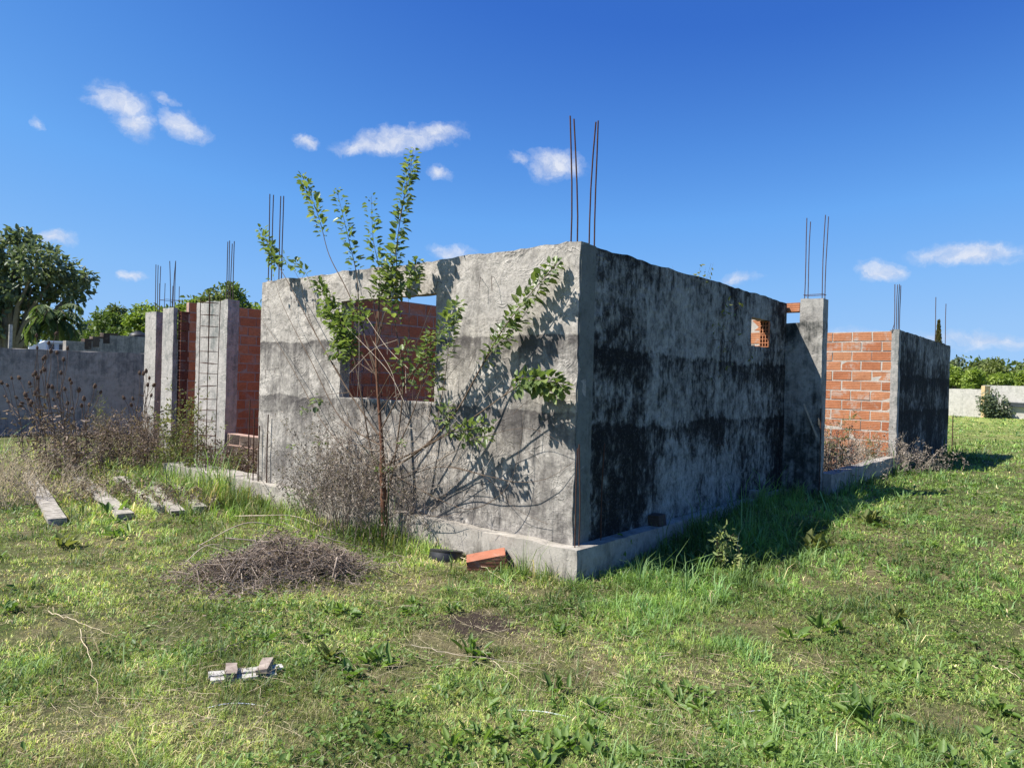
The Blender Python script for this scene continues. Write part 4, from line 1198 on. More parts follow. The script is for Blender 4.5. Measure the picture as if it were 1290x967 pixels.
    blobs = [(1240, 505, 8, 0, 1), (1250, 496, 8, 0, 1), (1259, 505, 9, 0, 1), (1247, 515, 10, 0, 1), (1262, 516, 9, 0, .9), (1235, 516, 6, 0, 1), (1268, 521, 6, 0, .8), (1252, 521, 9, 0, .8)]
    make_tree('shrub', base, px_clumps(base, dB, blobs), .06, 1500, .16, M['crown_dark'], 'dark round shrub behind the yellow post against the far white wall', None, 'shrub', fill=.2)

# ------------------------------------------------------------------ the sapling by the sunlit wall
def smooth_path(P, n):
    """Catmull-Rom through the points, n samples"""
    P = [Vector(p) for p in P]; Q = [P[0] * 2 - P[1]] + P + [P[-1] * 2 - P[-2]]
    out = []
    for i in range(n):
        t = i / (n - 1) * (len(P) - 1); k = min(int(t), len(P) - 2); f = t - k
        a, b, c, d = Q[k], Q[k + 1], Q[k + 2], Q[k + 3]
        out.append(.5 * ((2 * b) + (c - a) * f + (2 * a - 5 * b + 4 * c - d) * f * f + (3 * b - a - 3 * c + d) * f ** 3))
    return out


def bpath(pts, b0, b1):
    n = len(pts)
    return [site(x, y, 'b', b0 + (b1 - b0) * i / max(1, n - 1)) for i, (x, y) in enumerate(pts)]


def leafy(path, t0, t1, per_m, L, acc, droop=.25, spread=1.0):
    """leaves in small bunches along a shoot"""
    seg = [(path[i + 1] - path[i]).length for i in range(len(path) - 1)]; tot = sum(seg)
    n = int(1.2 * per_m * tot * (t1 - t0)); 
    for k in range(n):
        t = t0 + (t1 - t0) * (k + random.random()) / max(1, n); s = t * (len(path) - 1); i = min(int(s), len(path) - 2)
        p = path[i].lerp(path[i + 1], s - i); d = (path[i + 1] - path[i]).normalized()
        az = k * 2.4 + random.uniform(-.6, .6); u = d.orthogonal().normalized(); w = d.cross(u)
        out = (u * math.cos(az) + w * math.sin(az)).normalized()
        ld = (out * spread + d * random.uniform(.2, .9) + Vector((0, 0, random.uniform(-droop - .3, .25)))).normalized()
        taper = .65 + .35 * math.sin(PI * min(1, (t - t0) / (t1 - t0 + 1e-6)) ** .7)
        acc.append((p + out * random.uniform(.004, .035) + ld * .014, ld, Vector((random.uniform(-.6, .6), random.uniform(-.6, .6), 1)), 1.36 * L * taper * random.uniform(.42, 1.3)))


def leaf_object(acc, mat, name, parent, wr=(.55, .8)):
    pos = np.array([a[0] for a in acc]); d = np.array([a[1] for a in acc]); n = np.array([a[2] for a in acc]); L = np.array([a[3] for a in acc])
    V, F = leaves_np(pos, d, n, L, rng.uniform(wr[0], wr[1], (len(acc), 1)), .22, .12)
    return np_mesh(name, V, [F], mat, parent)


def build_sapling():
    base = site(485, 681, 'b', -.27); base.z = gzf(base.x, base.y) - .03
    e = thing('sapling', base, 'young leafy tree with red brown trunk growing against the sunlit wall across the window', 'tree')
    rel = lambda P: [p - base for p in P]
    tr = bpath([(485, 690), (484, 650), (482, 600), (481, 560), (478, 520), (475, 477), (474, 430), (476, 392)], -.27, -.30)
    mb = MB(); T = smooth_path(rel(tr), 22)
    mb.tube(T, [.036 - .008 * (i / 8) if i < 8 else .022 - .013 * ((i - 8) / 13) ** .6 for i in range(22)], 10); tk = mb.build('trunk', M['bark'], e, smooth=True)
    # shoots: points, b at start, b at end, radius, leaf start, leaves per metre, leaf length
    SH = [
        ([(476, 400), (480, 372), (496, 330), (503, 285), (511, 238), (521, 187)], -.30, -.40, .008, .18, 105, .060),
        ([(500, 370), (500, 320), (506, 262), (516, 222), (519, 200)], -.30, -.44, .005, .1, 70, .058),
        ([(476, 420), (478, 380), (478, 340), (470, 300), (468, 247)], -.30, -.36, .007, .30, 92, .062),
        ([(476, 470), (455, 405), (449, 345), (437, 292), (424, 238)], -.29, -.45, .008, .52, 88, .060),
        ([(475, 478), (456, 412), (437, 365), (415, 322), (404, 282), (393, 250), (381, 223)], -.29, -.34, .008, .60, 100, .060),
        ([(477, 548), (440, 494), (400, 425), (362, 354), (345, 325), (328, 288)], -.28, -.25, .009, .70, 95, .060),
        ([(430, 475), (400, 425), (385, 385), (376, 350), (355, 322)], -.25, -.32, .005, .88, 50, .05),
        ([(478, 560), (430, 528), (392, 455), (358, 388), (345, 350)], -.28, -.16, .008, .97, 30, .05),
        ([(405, 405), (396, 372), (384, 342), (366, 328)], -.27, -.34, .004, .55, 70, .055),
        ([(481, 598), (530, 566), (572, 522), (602, 470), (627, 425), (655, 386), (684, 352), (702, 331)], -.28, -.14, .011, .52, 84, .066),
        ([(600, 472), (622, 440), (655, 405), (690, 345)], -.2, -.12, .005, .1, 55, .062),
        ([(478, 545), (512, 482), (546, 432), (565, 402), (579, 381)], -.29, -.34, .008, .55, 85, .060),
        ([(548, 545), (560, 480), (566, 430), (572, 398)], -.30, -.36, .005, .5, 75, .055),
        ([(482, 588), (540, 560), (590, 530), (632, 500), (664, 481), (694, 480), (711, 492)], -.28, -.22, .009, .56, 88, .068),
        ([(632, 500), (660, 475), (684, 488), (704, 497)], -.23, -.2, .004, .2, 110, .066),
        ([(476, 522), (500, 490), (530, 455), (545, 420)], -.30, -.34, .006, .42, 75, .055),
        ([(540, 530), (548, 480), (552, 445)], -.31, -.33, .004, .2, 80, .052),
        ([(476, 500), (492, 470), (506, 446), (516, 430)], -.30, -.36, .004, .4, 70, .05),
        ([(475, 475), (452, 442), (426, 412), (408, 372), (400, 352)], -.29, -.33, .007, .30, 120, .060),
        ([(470, 470), (440, 445), (428, 412), (436, 392)], -.29, -.26, .005, .30, 130, .060),
        ([(452, 442), (434, 425), (414, 402), (404, 388)], -.30, -.24, .005, .2, 120, .056),
        ([(446, 470), (432, 440), (420, 430)], -.28, -.24, .004, .1, 90, .05),
        ([(474, 440), (460, 408), (452, 392)], -.31, -.36, .004, .4, 110, .06),
        ([(482, 602), (522, 571), (560, 547), (590, 541), (616, 531)], -.28, -.30, .006, .52, 95, .055),
        ([(540, 560), (556, 528), (566, 508)], -.3, -.34, .004, .3, 80, .055),
        ([(560, 547), (590, 552), (622, 548)], -.3, -.28, .004, .3, 70, .05),
        ([(476, 432), (486, 392), (500, 366), (518, 345), (528, 326)], -.31, -.27, .006, .35, 135, .060),
        ([(476, 420), (488, 385), (494, 350), (492, 318)], -.31, -.38, .005, .3, 125, .060),
        ([(500, 366), (520, 362), (526, 345)], -.3, -.26, .004, .2, 110, .055),
        ([(476, 410), (470, 380), (482, 352), (488, 330)], -.31, -.35, .004, .3, 110, .06),
        ([(480, 570), (450, 560), (420, 552), (398, 556)], -.28, -.4, .005, .75, 40, .05),
        ([(486, 640), (500, 560), (508, 480), (500, 420), (492, 380)], -.27, -.36, .012, .8, 60, .055),
        ([(483, 630), (466, 560), (452, 480), (440, 430), (428, 400)], -.28, -.34, .011, .62, 110, .06),
        ([(484, 600), (520, 520), (536, 460), (541, 415)], -.28, -.38, .008, .55, 70, .055),
        ([(440, 440), (424, 402), (416, 370)], -.32, -.30, .005, .1, 120, .06),
        ([(446, 450), (428, 440), (415, 446)], -.31, -.28, .004, .1, 110, .055),
        ([(455, 430), (446, 400), (450, 372)], -.32, -.36, .004, .2, 110, .058),
        ([(440, 494), (410, 498), (392, 512)], -.28, -.36, .004, .6, 50, .05),
    ]
    mb = MB(); acc = []
    for (pts, b0, b1, r, t0, pm, L) in SH:
        P = smooth_path(rel(bpath(pts, b0, b1)), 5 * len(pts))
        n = len(P); mb.tube(P, [max(.0014, r * (1 - .85 * i / (n - 1))) for i in range(n)], 5)
        leafy(P, t0, 1.0, pm, L, acc)
    # few loose leaves low on the stem
    for (x, y) in [(490, 590), (477, 592), (505, 560), (383, 517), (366, 562), (400, 505), (520, 490), (500, 470)]:
        c = site(x, y, 'b', -.33) - base
        for k in range(9):
            d = Vector((random.uniform(-1, 1), random.uniform(-1, 1), random.uniform(-.4, .6))).normalized()
            acc.append((c + d * .02, d, Vector((0, 0, 1)), random.uniform(.03, .055)))
    BR = mb
    leaf_object(acc, M['leaf_sapling'], 'foliage', e)
    # bare arching runners and pale dead shoots
    mb = MB()
    for (pts, b0, b1, r) in [([(484, 612), (550, 588), (608, 598), (652, 607), (690, 602), (722, 582)], -.28, -.05, .005), ([(500, 600), (560, 632), (600, 640), (640, 612), (655, 560), (660, 520)], -.3, -.08, .004),
                             ([(486, 606), (530, 590), (590, 560), (625, 545), (670, 540), (712, 560)], -.3, -.1, .004), ([(482, 600), (520, 640), (560, 650), (620, 632)], -.3, -.2, .004),
                             ([(480, 596), (440, 570), (405, 530), (372, 470), (345, 425), (328, 400)], -.28, -.12, .006), ([(560, 585), (610, 600), (650, 640), (690, 660)], -.2, -.05, .003)]:
        P = smooth_path(rel(bpath(pts, b0, b1)), 26); mb.tube(P, [max(.0016, r * (1 - .7 * i / 25)) for i in range(26)], 5)
    mb.build('runners', M['twig'], e, smooth=True)
    mb = BR
    for (pts, b0, b1) in [([(437, 412), (470, 446), (492, 472), (510, 508)], -.36, -.34), ([(452, 392), (452, 470), (446, 540), (440, 600)], -.38, -.38), ([(544, 384), (530, 420), (520, 440)], -.36, -.33), ([(462, 400), (488, 438), (514, 464)], -.36, -.36),
                          ([(500, 508), (494, 470), (470, 430)], -.38, -.4), ([(520, 508), (545, 460), (556, 400)], -.36, -.4), ([(497, 366), (478, 410), (474, 440)], -.35, -.34), ([(440, 470), (470, 440), (500, 428)], -.37, -.4)]:
        P = smooth_path(rel(bpath(pts, b0, b1)), 12); mb.tube(P, .0024, 4, 1)
    for k in range(120):
        x = random.gauss(505, 55); y = random.gauss(540, 60); b = random.uniform(-.5, -.12)
        p = site(x, y, 'b', b) - base; q = Vector((random.gauss((x - 482) * .004, .25), random.gauss(0, .25), random.uniform(.3, 1.0))).normalized() * random.uniform(.12, .42)
        mb.tube([p, p + q * .4 + Vector((0, 0, .01)), p + q * .75 + Vector((random.uniform(-.02, .02), 0, 0)), p + q], [.0026, .0022, .0016, .0008], 4, random.choice([0, 0, 1]), cap=False)
    # a spiny whirl of pale leafless twiglets round the stem
    for k in range(230):
        x = random.gauss(500, 42); y = random.gauss(575, 26); b = random.uniform(-.5, -.15)
        p = site(x, y, 'b', b) - base; d = Vector((random.uniform(-1, 1), random.uniform(-1, 1), random.uniform(-.3, .8))).normalized() * random.uniform(.05, .17)
        mb.tube([p, p + d * .5 + Vector((0, 0, random.uniform(-.02, .02))), p + d], [.0016, .0014, .0008], 3, 1, cap=False)
    mb.build('branches', [M['twig'], M['pale_twig']], e, smooth=True)


# ------------------------------------------------------------------ dry growth
def dry_plant(name, base, label, cat, nst, height, spread, stem_mat, flake_mat, nfl, flen, group=None, r=.0025, branchy=4, lean=(0, 0), up=.35, foot=.12, width=.45):
    """thin branching stems with dead flakes or small leaves"""
    e = thing(name, base, label, cat, group)
    K = 7; paths = []; rads = []
    for s in range(nst):
        az = random.uniform(0, 2 * PI); sp = random.uniform(.05, 1) * spread; h = height * random.uniform(.55, 1.05)
        fo = Vector((random.gauss(0, foot), random.gauss(0, foot), 0)); p = []
        bx, by = random.gauss(0, .05), random.gauss(0, .05)
        for k in range(K):
            t = k / (K - 1)
            p.append((fo.x + lean[0] * t * h + math.cos(az) * sp * t ** 1.4 + bx * math.sin(3 * t), fo.y + lean[1] * t * h + math.sin(az) * sp * t ** 1.4 + by * math.sin(3 * t), -.02 + h * (t - .12 * t * t * sp / max(spread, .01))))
        paths.append(p); rads.append([r * (1.15 - .8 * k / (K - 1)) for k in range(K)])
        for q in range(branchy):
            t = random.uniform(up, .95); i = int(t * (K - 1)); o = Vector(p[i]); a2 = az + random.uniform(-1.8, 1.8); bl = h * random.uniform(.12, .32)
            d = Vector((math.cos(a2) * .8, math.sin(a2) * .8, random.uniform(.2, 1.0))).normalized()
            paths.append([tuple(o + d * bl * j / (K - 1) + Vector((0, 0, .03 * bl * j * j / 9))) for j in range(K)]); rads.append([r * (.55 - .4 * j / (K - 1)) for j in range(K)])
    P = np.array(paths); R = np.maximum(np.array(rads), .0007)
    V, F = tubes_np(P, R, 3); np_mesh('stems', V, [F], stem_mat, e)
    if nfl:
        si = rng.integers(0, len(P), nfl); t = rng.uniform(up * .6, 1, nfl) * (K - 1); i = np.minimum(t.astype(int), K - 2); f = (t - i)[:, None]
        q = P[si, i] * (1 - f) + P[si, i + 1] * f + rng.normal(0, flen * .5, (nfl, 3))
        V, F = leaves_np(q, rdir(nfl), rdir(nfl), flen * rng.uniform(.5, 1.4, nfl), width, .3, .2)
        np_mesh('foliage', V, [F], flake_mat, e)
    return e


def build_dry_growth():
    # tangled dry shrub left of the sapling
    for (px, py, b, n, h, sp, fl, lab) in [
        (424, 655, -.42, 44, 1.32, .62, 2300, 'greyish pink dry shrub full of dead flakes just left of the sapling trunk'),
        (454, 672, -.38, 30, 1.15, .5, 1250, 'sparse dry shrub touching the sapling trunk'),
        (396, 634, -.40, 26, .95, .50, 1200, 'low dry shrub over the plinth, farthest from the sapling trunk'),
        (440, 645, -.25, 30, 1.45, .60, 1450, 'tallest dry shrub, reaching the window sill beside the sapling'),
        (512, 664, -.24, 26, 1.05, .55, 900, 'thin dry shrub just right of the sapling trunk')]:
        P = site(px, py, 'b', b); P.z = gzf(P.x, P.y)
        dry_plant('dry_shrub', P, lab, 'shrub', n, h, sp, M['dead_twig'], M['dry_grey'], fl, .024, 'dry shrubs by the sapling', .0026, 7, foot=.16)
    # heap of cut branches
    P = gsite(322, 735); e = thing('brush_heap', P, 'heap of cut dead brown branches lying on the grass', 'brush heap')
    ex = np.array([.97, .22, 0]); ey = np.array([-.22, .97, 0])
    mounds = np.array([(.20, .26, .48, .44, .31, 1.0), (-.10, .08, .42, .38, .24, .7), (.44, .14, .38, .36, .27, .7), (-.28, .12, .32, .28, .12, .3), (.15, .50, .46, .24, .20, .35), (.62, .30, .30, .26, .18, .35), (-.05, -.25, .4, .16, .06, .12)])
    def heap(n, zr=1.0):
        mi = rng.choice(len(mounds), n, p=mounds[:, 5] / mounds[:, 5].sum()); m_ = mounds[mi]
        tl = rng.lognormal(0, .38, n); gu = rng.normal(0, .5, n) * tl; gv = rng.normal(0, .5, n) * tl
        u = m_[:, 0] + gu * m_[:, 2]; v = m_[:, 1] + gv * m_[:, 3]
        zm = m_[:, 4] * np.exp(-(gu ** 2 + gv ** 2)) * (.75 + .5 * vnoise(u * 7, v * 7, 12))
        c = u[:, None] * ex + v[:, None] * ey
        c[:, 2] = rng.uniform(0, 1, n) ** .75 * zm * zr + .01
        c[:, 2] += gz(c[:, 0] + P.x, c[:, 1] + P.y) - P.z
        return c
    n = 2000; c = heap(n)
    az = rng.normal(.25, 1.1, n); el = rng.normal(.10, .45, n); L = rng.lognormal(-1.75, .6, n)
    d = np.stack([np.cos(az) * np.cos(el), np.sin(az) * np.cos(el), np.sin(el)], 1) * L[:, None]
    bend = rng.normal(0, .16, (n, 3)) * L[:, None]
    paths = np.stack([c - d * .5, c + bend, c + d * .5], 1); paths[:, :, 2] = np.maximum(paths[:, :, 2], -.03)
    R = (rng.lognormal(-6.6, .55, n))[:, None] * np.array([[1.1, 1, .5]])
    V, F = tubes_np(paths, R, 4); np_mesh('branches', V, [F], M['heap_twig'], e)
    nf = 5200; c = heap(nf, 1.05)
    V, F = leaves_np(c, rdir(nf), rdir(nf), rng.uniform(.010, .034, nf), .5, .4, .3); np_mesh('dead_leaves', V, [F], M['dry_leaf'], e)
    mb = MB()
    for (pts, r) in [([(232, 712), (262, 704), (300, 694)], .004), ([(250, 690), (310, 674), (362, 668)], .005), ([(295, 652), (330, 662), (372, 663), (420, 672)], .005), ([(300, 700), (303, 735), (306, 752)], .004)]:
        Q = [gsite(x, y) + Vector((0, 0, .02 + .10 * math.sin(PI * i / (len(pts) - 1)))) - P for i, (x, y) in enumerate(pts)]
        mb.tube(smooth_path(Q, 14), r, 5)
    mb.build('bare_sticks', M['pale_twig'], e)

    # teasels: tall dead stalks with egg shaped spiny heads
    tz = [(62, 612, [(38, 485), (25, 478), (45, 473), (33, 500), (40, 508)]), (72, 616, [(56, 468), (57, 452), (52, 470), (64, 445), (60, 500)]), (80, 612, [(77, 472), (80, 455), (72, 446), (85, 441), (67, 489)]),
          (58, 606, [(47, 478), (42, 474), (48, 493), (30, 508), (22, 502)]), (30, 596, [(15, 478), (3, 484), (10, 487), (7, 500), (11, 507)]), (96, 602, [(90, 484), (88, 480), (99, 494), (82, 492), (74, 497)]),
          (108, 600, [(106, 505), (119, 489), (103, 513), (126, 496), (112, 512)]), (68, 620, [(61, 489), (46, 498), (40, 512), (28, 512), (37, 504)]), (50, 600, [(47, 440), (70, 422), (46, 424), (61, 434), (54, 454)]),
          (88, 618, [(74, 502), (85, 510), (68, 505), (90, 516), (66, 490)]), (186, 585, [(181, 473), (186, 487), (188, 478), (193, 487), (184, 470)]), (182, 590, [(168, 504), (157, 503), (176, 472), (190, 500), (166, 512)])]
    for k, (bx, by, heads) in enumerate(tz):
        dep = 10.2 + (k % 5) * .45 if k < 10 else 11.8
        B = site(bx, by, 'd', dep); B.z = gzf(B.x, B.y)
        lab = 'dead brown teasel stalk in the clump of spiny heads before the grey wall' if k < 10 else 'thin dead teasel stalk leaning in front of the pale far post'
        e = thing('teasel', B, lab, 'dead plant', 'dead teasels before the grey wall' if k < 10 else 'dead teasels by the far post')
        mb = MB(); mh = []
        zt = max(site(hx, hy, 'd', dep).z for hx, hy in heads) - B.z
        ctr = Vector((0, 0, 0))
        stemtop = site(heads[0][0], heads[0][1], 'd', dep) - B
        for j, (hx, hy) in enumerate(heads):
            Hd = site(hx, hy, 'd', dep + random.uniform(-.2, .2)) - B
            if j == 0: P_ = [Vector((0, 0, -.03)), stemtop * .35 + Vector((.02, 0, .12)), stemtop * .7 + Vector((.01, 0, .05)), stemtop]
            else:
                st = stemtop * random.uniform(.35, .65); st = st + Vector((0, 0, .05))
                P_ = [st, st.lerp(Hd, .35) + (Hd - st).cross(Vector((0, 1, 0))) * .06, st.lerp(Hd, .75), Hd]
            mb.tube(smooth_path(P_, 9), [.0085 - .005 * i / 8 for i in range(9)] if j == 0 else .0042, 5)
            mh.append((Hd, (P_[-1] - P_[-2]).normalized()))
        mb.build('stem', M['teasel_stem'], e, smooth=True)
        for (Hd, ax) in mh:
            hb = MB(); Lh = random.uniform(.055, .085); rr = Lh * .34; ns = 8
            prof = [(0, .25), (.12, .8), (.35, 1.0), (.6, .9), (.85, .55), (1.0, .12)]
            hb.tube([Hd + ax * Lh * t for t, _ in prof], [rr * q for _, q in prof], ns)
            u = ax.orthogonal().normalized(); w = ax.cross(u)
            for q in range(46):
                t = random.uniform(.05, 1); az = random.uniform(0, 2 * PI); o = u * math.cos(az) + w * math.sin(az); p = Hd + ax * Lh * t + o * rr * .8 * math.sin(PI * (t * .8 + .12))
                hb.add([p + w * .002, p - w * .002, p + o * .013 + ax * .006], [(0, 1, 2)])
            for q in range(6):
                az = q * PI / 3 + random.uniform(-.3, .3); o = u * math.cos(az) + w * math.sin(az)
                hb.tube([Hd, Hd + o * .03 - ax * .002, Hd + o * .05 + ax * random.uniform(.01, .05)], [.0015, .0012, .0005], 3)
            hb.build('seed_head', M['teasel'], e)
        n2 = 90; q = rng.uniform(.05, .65, n2)[:, None] * np.array(stemtop)[None, :] + rng.normal(0, .07, (n2, 3)); q[:, 2] = np.abs(q[:, 2])
        V, F = leaves_np(q, rdir(n2, -.8, .2), rdir(n2), rng.uniform(.03, .11, n2), .28, .4, .5); np_mesh('dead_leaves', V, [F], M['dry_leaf'], e)
    # rough grey weed stands around the beams and wall foot
    spots = [(70, 618, 10.2, 44, .75, .35, 'grey dead weed clump round the feet of the teasels', 'dead_twig', 'dry_grey', 1000),
             (95, 600, 10.6, 60, .80, .45, 'dead weed clump between the teasels and the boundary wall', 'dead_twig', 'dry_leaf', 900),
             (12, 655, 8.4, 110, .72, .50, 'tall faded dry grass clump at the left edge beside the longest beam', 'straw', 'dry_grey', 500),
             (5, 615, 9.8, 90, .75, .5, 'dry grass clump at the left edge, behind the longest beam', 'straw', 'dry_grey', 450),
             (108, 640, 8.9, 60, .45, .35, 'straw coloured weed clump between the longest beam and its neighbour', 'straw', 'dry_grey', 420),
             (150, 590, 11.6, 66, .95, .50, 'brown broad leaved dead bramble left of the far post', 'dead_twig', 'dry_leaf', 1500),
             (185, 592, 11.3, 66, .95, .46, 'dead bramble with curled brown leaves at the foot of the far post', 'dead_twig', 'dry_leaf', 1700),
             (212, 592, 11.0, 56, .90, .38, 'dark dead bramble at the foot of the hollow brick end', 'dead_twig', 'dry_leaf', 1200),
             (130, 565, 13.0, 60, .85, .55, 'pale dead weed stand along the foot of the boundary wall', 'dead_twig', 'dry_grey', 1100),
             (60, 560, 14.2, 46, .55, .6, 'low dead weeds at the wall foot behind the teasels', 'dead_twig', 'dry_grey', 900),
             (52, 628, 9.1, 40, .30, .30, 'low straw clump lying over the far half of the longest beam', 'straw', 'dry_grey', 420),
             (132, 632, 8.9, 40, .26, .28, 'low straw clump over the middle of the second concrete beam', 'straw', 'dry_leaf', 380),
             (178, 627, 8.9, 36, .26, .26, 'low straw clump between the middle beam and the second beam', 'straw', 'dry_leaf', 360),
             (214, 640, 8.4, 34, .24, .22, 'brown dead leaves and stalks heaped over the broken beam end', 'dead_twig', 'dry_leaf', 520),
             (240, 640, 8.3, 34, .22, .22, 'dead leaves and stalks between the two shortest beam ends', 'dead_twig', 'dry_leaf', 420),
             (300, 588, 10.8, 64, .62, .40, 'dark dead bush in front of the old brick base', 'dead_twig', 'dry_leaf', 1500),
             (322, 590, 10.4, 36, .55, .25, 'small dead bush squeezed against the left end of the sunlit wall', 'dead_twig', 'dry_leaf', 700)]
    for (px, py, dep, n, h, sp, lab, sm, fm, nf) in spots:
        P = site(px, py, 'd', dep); P.z = gzf(P.x, P.y)
        dry_plant('dead_weeds', P, lab, 'dead weeds', n, h, sp, M[sm], M[fm], nf, .03 if fm == 'dry_grey' else .042, 'dead weeds on the left', .003, 4, foot=.22, up=.2)
    # pale weeds inside the low wall on the right
    k = 0
    labs = ['tall brown dead weed stand right behind the stained column', 'straw coloured dead weeds behind the middle of the low wall', 'dense pink grey dead weeds before the orange bricks', 'dead weed bush spilling over the far end of the low wall', 'dry weed clump at the corner of the rear room']
    for (a, b, n, h, sp, nf) in [(-.15, 5.75, 60, 1.0, .35, 900), (-.12, 6.9, 70, .85, .45, 1700), (.35, 8.0, 80, .85, .55, 2600), (-.42, 8.75, 60, .72, .42, 2400), (-.62, 9.3, 40, .5, .35, 1300)]:
        P = from_ab(a, b, 0); P.z = gzf(P.x, P.y)
        dry_plant('dead_weeds', P, labs[k], 'dead weeds', n, h, sp, M['dead_twig' if k % 2 == 0 else 'pale_twig'], M['dry_leaf' if k == 0 else 'dry_grey'], nf, .03, 'dead weeds by the low wall', .003, 5, foot=.3, up=.15)
        k += 1


def build_green_plants():
    def weed(px, py, lab, name, cat, h, sp, ns, nl, L, mat, dep=None, wid=.4, grp=None, stem='twig', up=.2):
        P = gsite(px, py) if dep is None else site(px, py, 'd', dep)
        P.z = gzf(P.x, P.y)
        return dry_plant(name, P, lab, cat, ns, h, sp, M[stem], M[mat], nl, L, grp, .003, 2, foot=.04, up=up, width=wid)
    weed(908, 716, 'upright pale green weed standing at the edge of the wall shadow', 'tall_weed', 'weed', .40, .09, 9, 300, .045, 'leaf_pale')
    weed(848, 688, 'feathery green weed in shade by the plinth edge', 'tall_weed', 'weed', .25, .14, 8, 120, .04, 'leaf_weed')
    weed(240, 612, 'tall yellow green flowering weed in front of the rebar cage', 'tall_weed', 'weed', 1.25, .25, 16, 620, .05, 'leaf_olive', 10.1, .3)
    weed(222, 610, 'leafy green weed before the hollow brick end', 'tall_weed', 'weed', 1.55, .20, 12, 560, .055, 'leaf_olive', 10.6, .35)
    weed(256, 605, 'thin dark stalked weed beside the rebar cage', 'tall_weed', 'weed', .95, .12, 8, 220, .04, 'leaf_olive', 10.0, .3)
    weed(126, 560, 'feathery yellow green weed against the grey boundary wall', 'tall_weed', 'weed', 1.25, .16, 16, 420, .05, 'leaf_olive', 14.5, .2)
    weed(205, 612, 'low olive green weed among the dead brambles near the far post', 'tall_weed', 'weed', .80, .30, 18, 460, .05, 'leaf_olive', 10.4, .3)
    weed(285, 606, 'low green weed growing on the porch edge right of the rebar cage', 'tall_weed', 'weed', .50, .30, 18, 360, .045, 'leaf_olive', 9.9, .3)
    weed(172, 632, 'low green weed tuft behind the middle concrete beams', 'tall_weed', 'weed', .34, .30, 20, 260, .06, 'leaf_weed', 9.2, .2)
    weed(118, 622, 'low dull green weed behind the second concrete beam', 'tall_weed', 'weed', .40, .32, 20, 260, .05, 'leaf_olive', 9.4, .25)
    weed(1048, 575, 'green brown weed growing behind the low wall next to the stained column', 'tall_weed', 'weed', 1.15, .22, 16, 420, .05, 'leaf_olive', 10.6, .28)
    weed(1095, 572, 'olive weed among the dead weeds before the orange bricks', 'tall_weed', 'weed', .75, .30, 16, 420, .045, 'leaf_olive', 12.2, .28)
    weed(385, 628, 'small green weed at the foot of the dry shrubs, over the plinth', 'tall_weed', 'weed', .45, .18, 10, 160, .045, 'leaf_weed', 7.9, .35)
    weed(268, 575, 'bright grass tuft at the foot of the wide pier', 'tall_weed', 'weed', .55, .22, 30, 160, .09, 'leaf_weed', 11.6, .12)
    weed(770, 706, 'leafy green weed tuft at the shaded foot of the plinth corner', 'tall_weed', 'weed', .28, .20, 14, 190, .06, 'leaf_weed')
    weed(815, 690, 'broad green weed clump along the shaded plinth', 'tall_weed', 'weed', .24, .20, 12, 180, .06, 'leaf_weed')
    # small plant showing over the top of the stained wall: a shrub growing inside the room
    P = from_ab(.42, 2.75, 0.0)
    dry_plant('inner_shrub', P, 'thin twiggy shrub inside the room, its tips showing over the blackened wall', 'shrub', 20, 3.07, .15, M['twig'], M['leaf_olive'], 700, .045, None, .005, 6, foot=.05, up=.86)
    # rosette weeds in the lawn
    docks = [(473, 838, 'dark green broad leaved dock standing alone left of the bare soil patch', .15, 16, 'leaf_weed'), (600, 826, 'fresh green dock growing on the near side of the burnt soil', .16, 18, 'leaf_weed'), (412, 832, 'soft light green tuft between the broken pallet and the dark dock', .12, 22, 'leaf_olive'),
             (1000, 806, 'lone dark dock with an upright leaf out on the right lawn', .16, 9, 'leaf_weed'), (1040, 795, 'light green dock with wide leaves right of the lone upright dock', .17, 14, 'leaf_weed'), (582, 880, 'small seedling with two wide pale leaves near the white tubing', .10, 5, 'leaf_olive'),
             (702, 872, 'narrow leaved plantain right of the pale seedling', .11, 14, 'leaf_weed'), (1085, 905, 'large dark leafy weed patch near the lower right', .17, 26, 'leaf_weed'), (1130, 780, 'light leafy weed up the right lawn toward the grass edge', .13, 16, 'leaf_olive'),
             (1030, 690, 'yellow green leafy weed by the edge of the shadow', .2, 26, 'leaf_olive'), (1098, 660, 'bright clover like weed past the shadow tip', .2, 26, 'leaf_olive'), (142, 650, 'dark dock at the near end of the second beam', .26, 16, 'leaf_weed'),
             (78, 690, 'pale wide leaved thistle rosette below the longest beam', .22, 14, 'leaf_olive'), (985, 905, 'broad pale weed left of the large dark patch', .13, 14, 'leaf_weed'), (150, 676, 'fresh dock in the grass before the second beam', .2, 12, 'leaf_weed'),
             (875, 715, 'big leafy dock near the pale upright weed', .2, 22, 'leaf_weed')]
    for (px, py, lab, L, n, mt) in docks:
        P = gsite(px, py); e = thing('dock_weed', P, lab, 'weed', 'broad leaved weeds in the lawn')
        L *= .72; n = int(n * 1.3); az = rng.uniform(0, 2 * PI, n); el = rng.uniform(.35, 1.45, n)
        d = np.stack([np.cos(az) * np.cos(el), np.sin(az) * np.cos(el), np.sin(el)], 1)
        pos = d * .015 + np.array([0, 0, .005]) + np.concatenate([rng.normal(0, L * .35, (n, 2)), np.zeros((n, 1))], 1); n2 = np.stack([-np.cos(az) * np.sin(el), -np.sin(az) * np.sin(el), np.cos(el)], 1)
        V, F = leaves_np(pos, d, n2, L * rng.uniform(.35, 1.15, n), rng.uniform(.22, .48, (n, 1)), .25, .30)
        np_mesh('leaves', V, [F], M[mt], e)


# ------------------------------------------------------------------ loose things on the ground
def on_ground(a, b, lift):
    return [Vector((p.x, p.y, gzf(p.x, p.y) + lift)) for p in (a, b)]


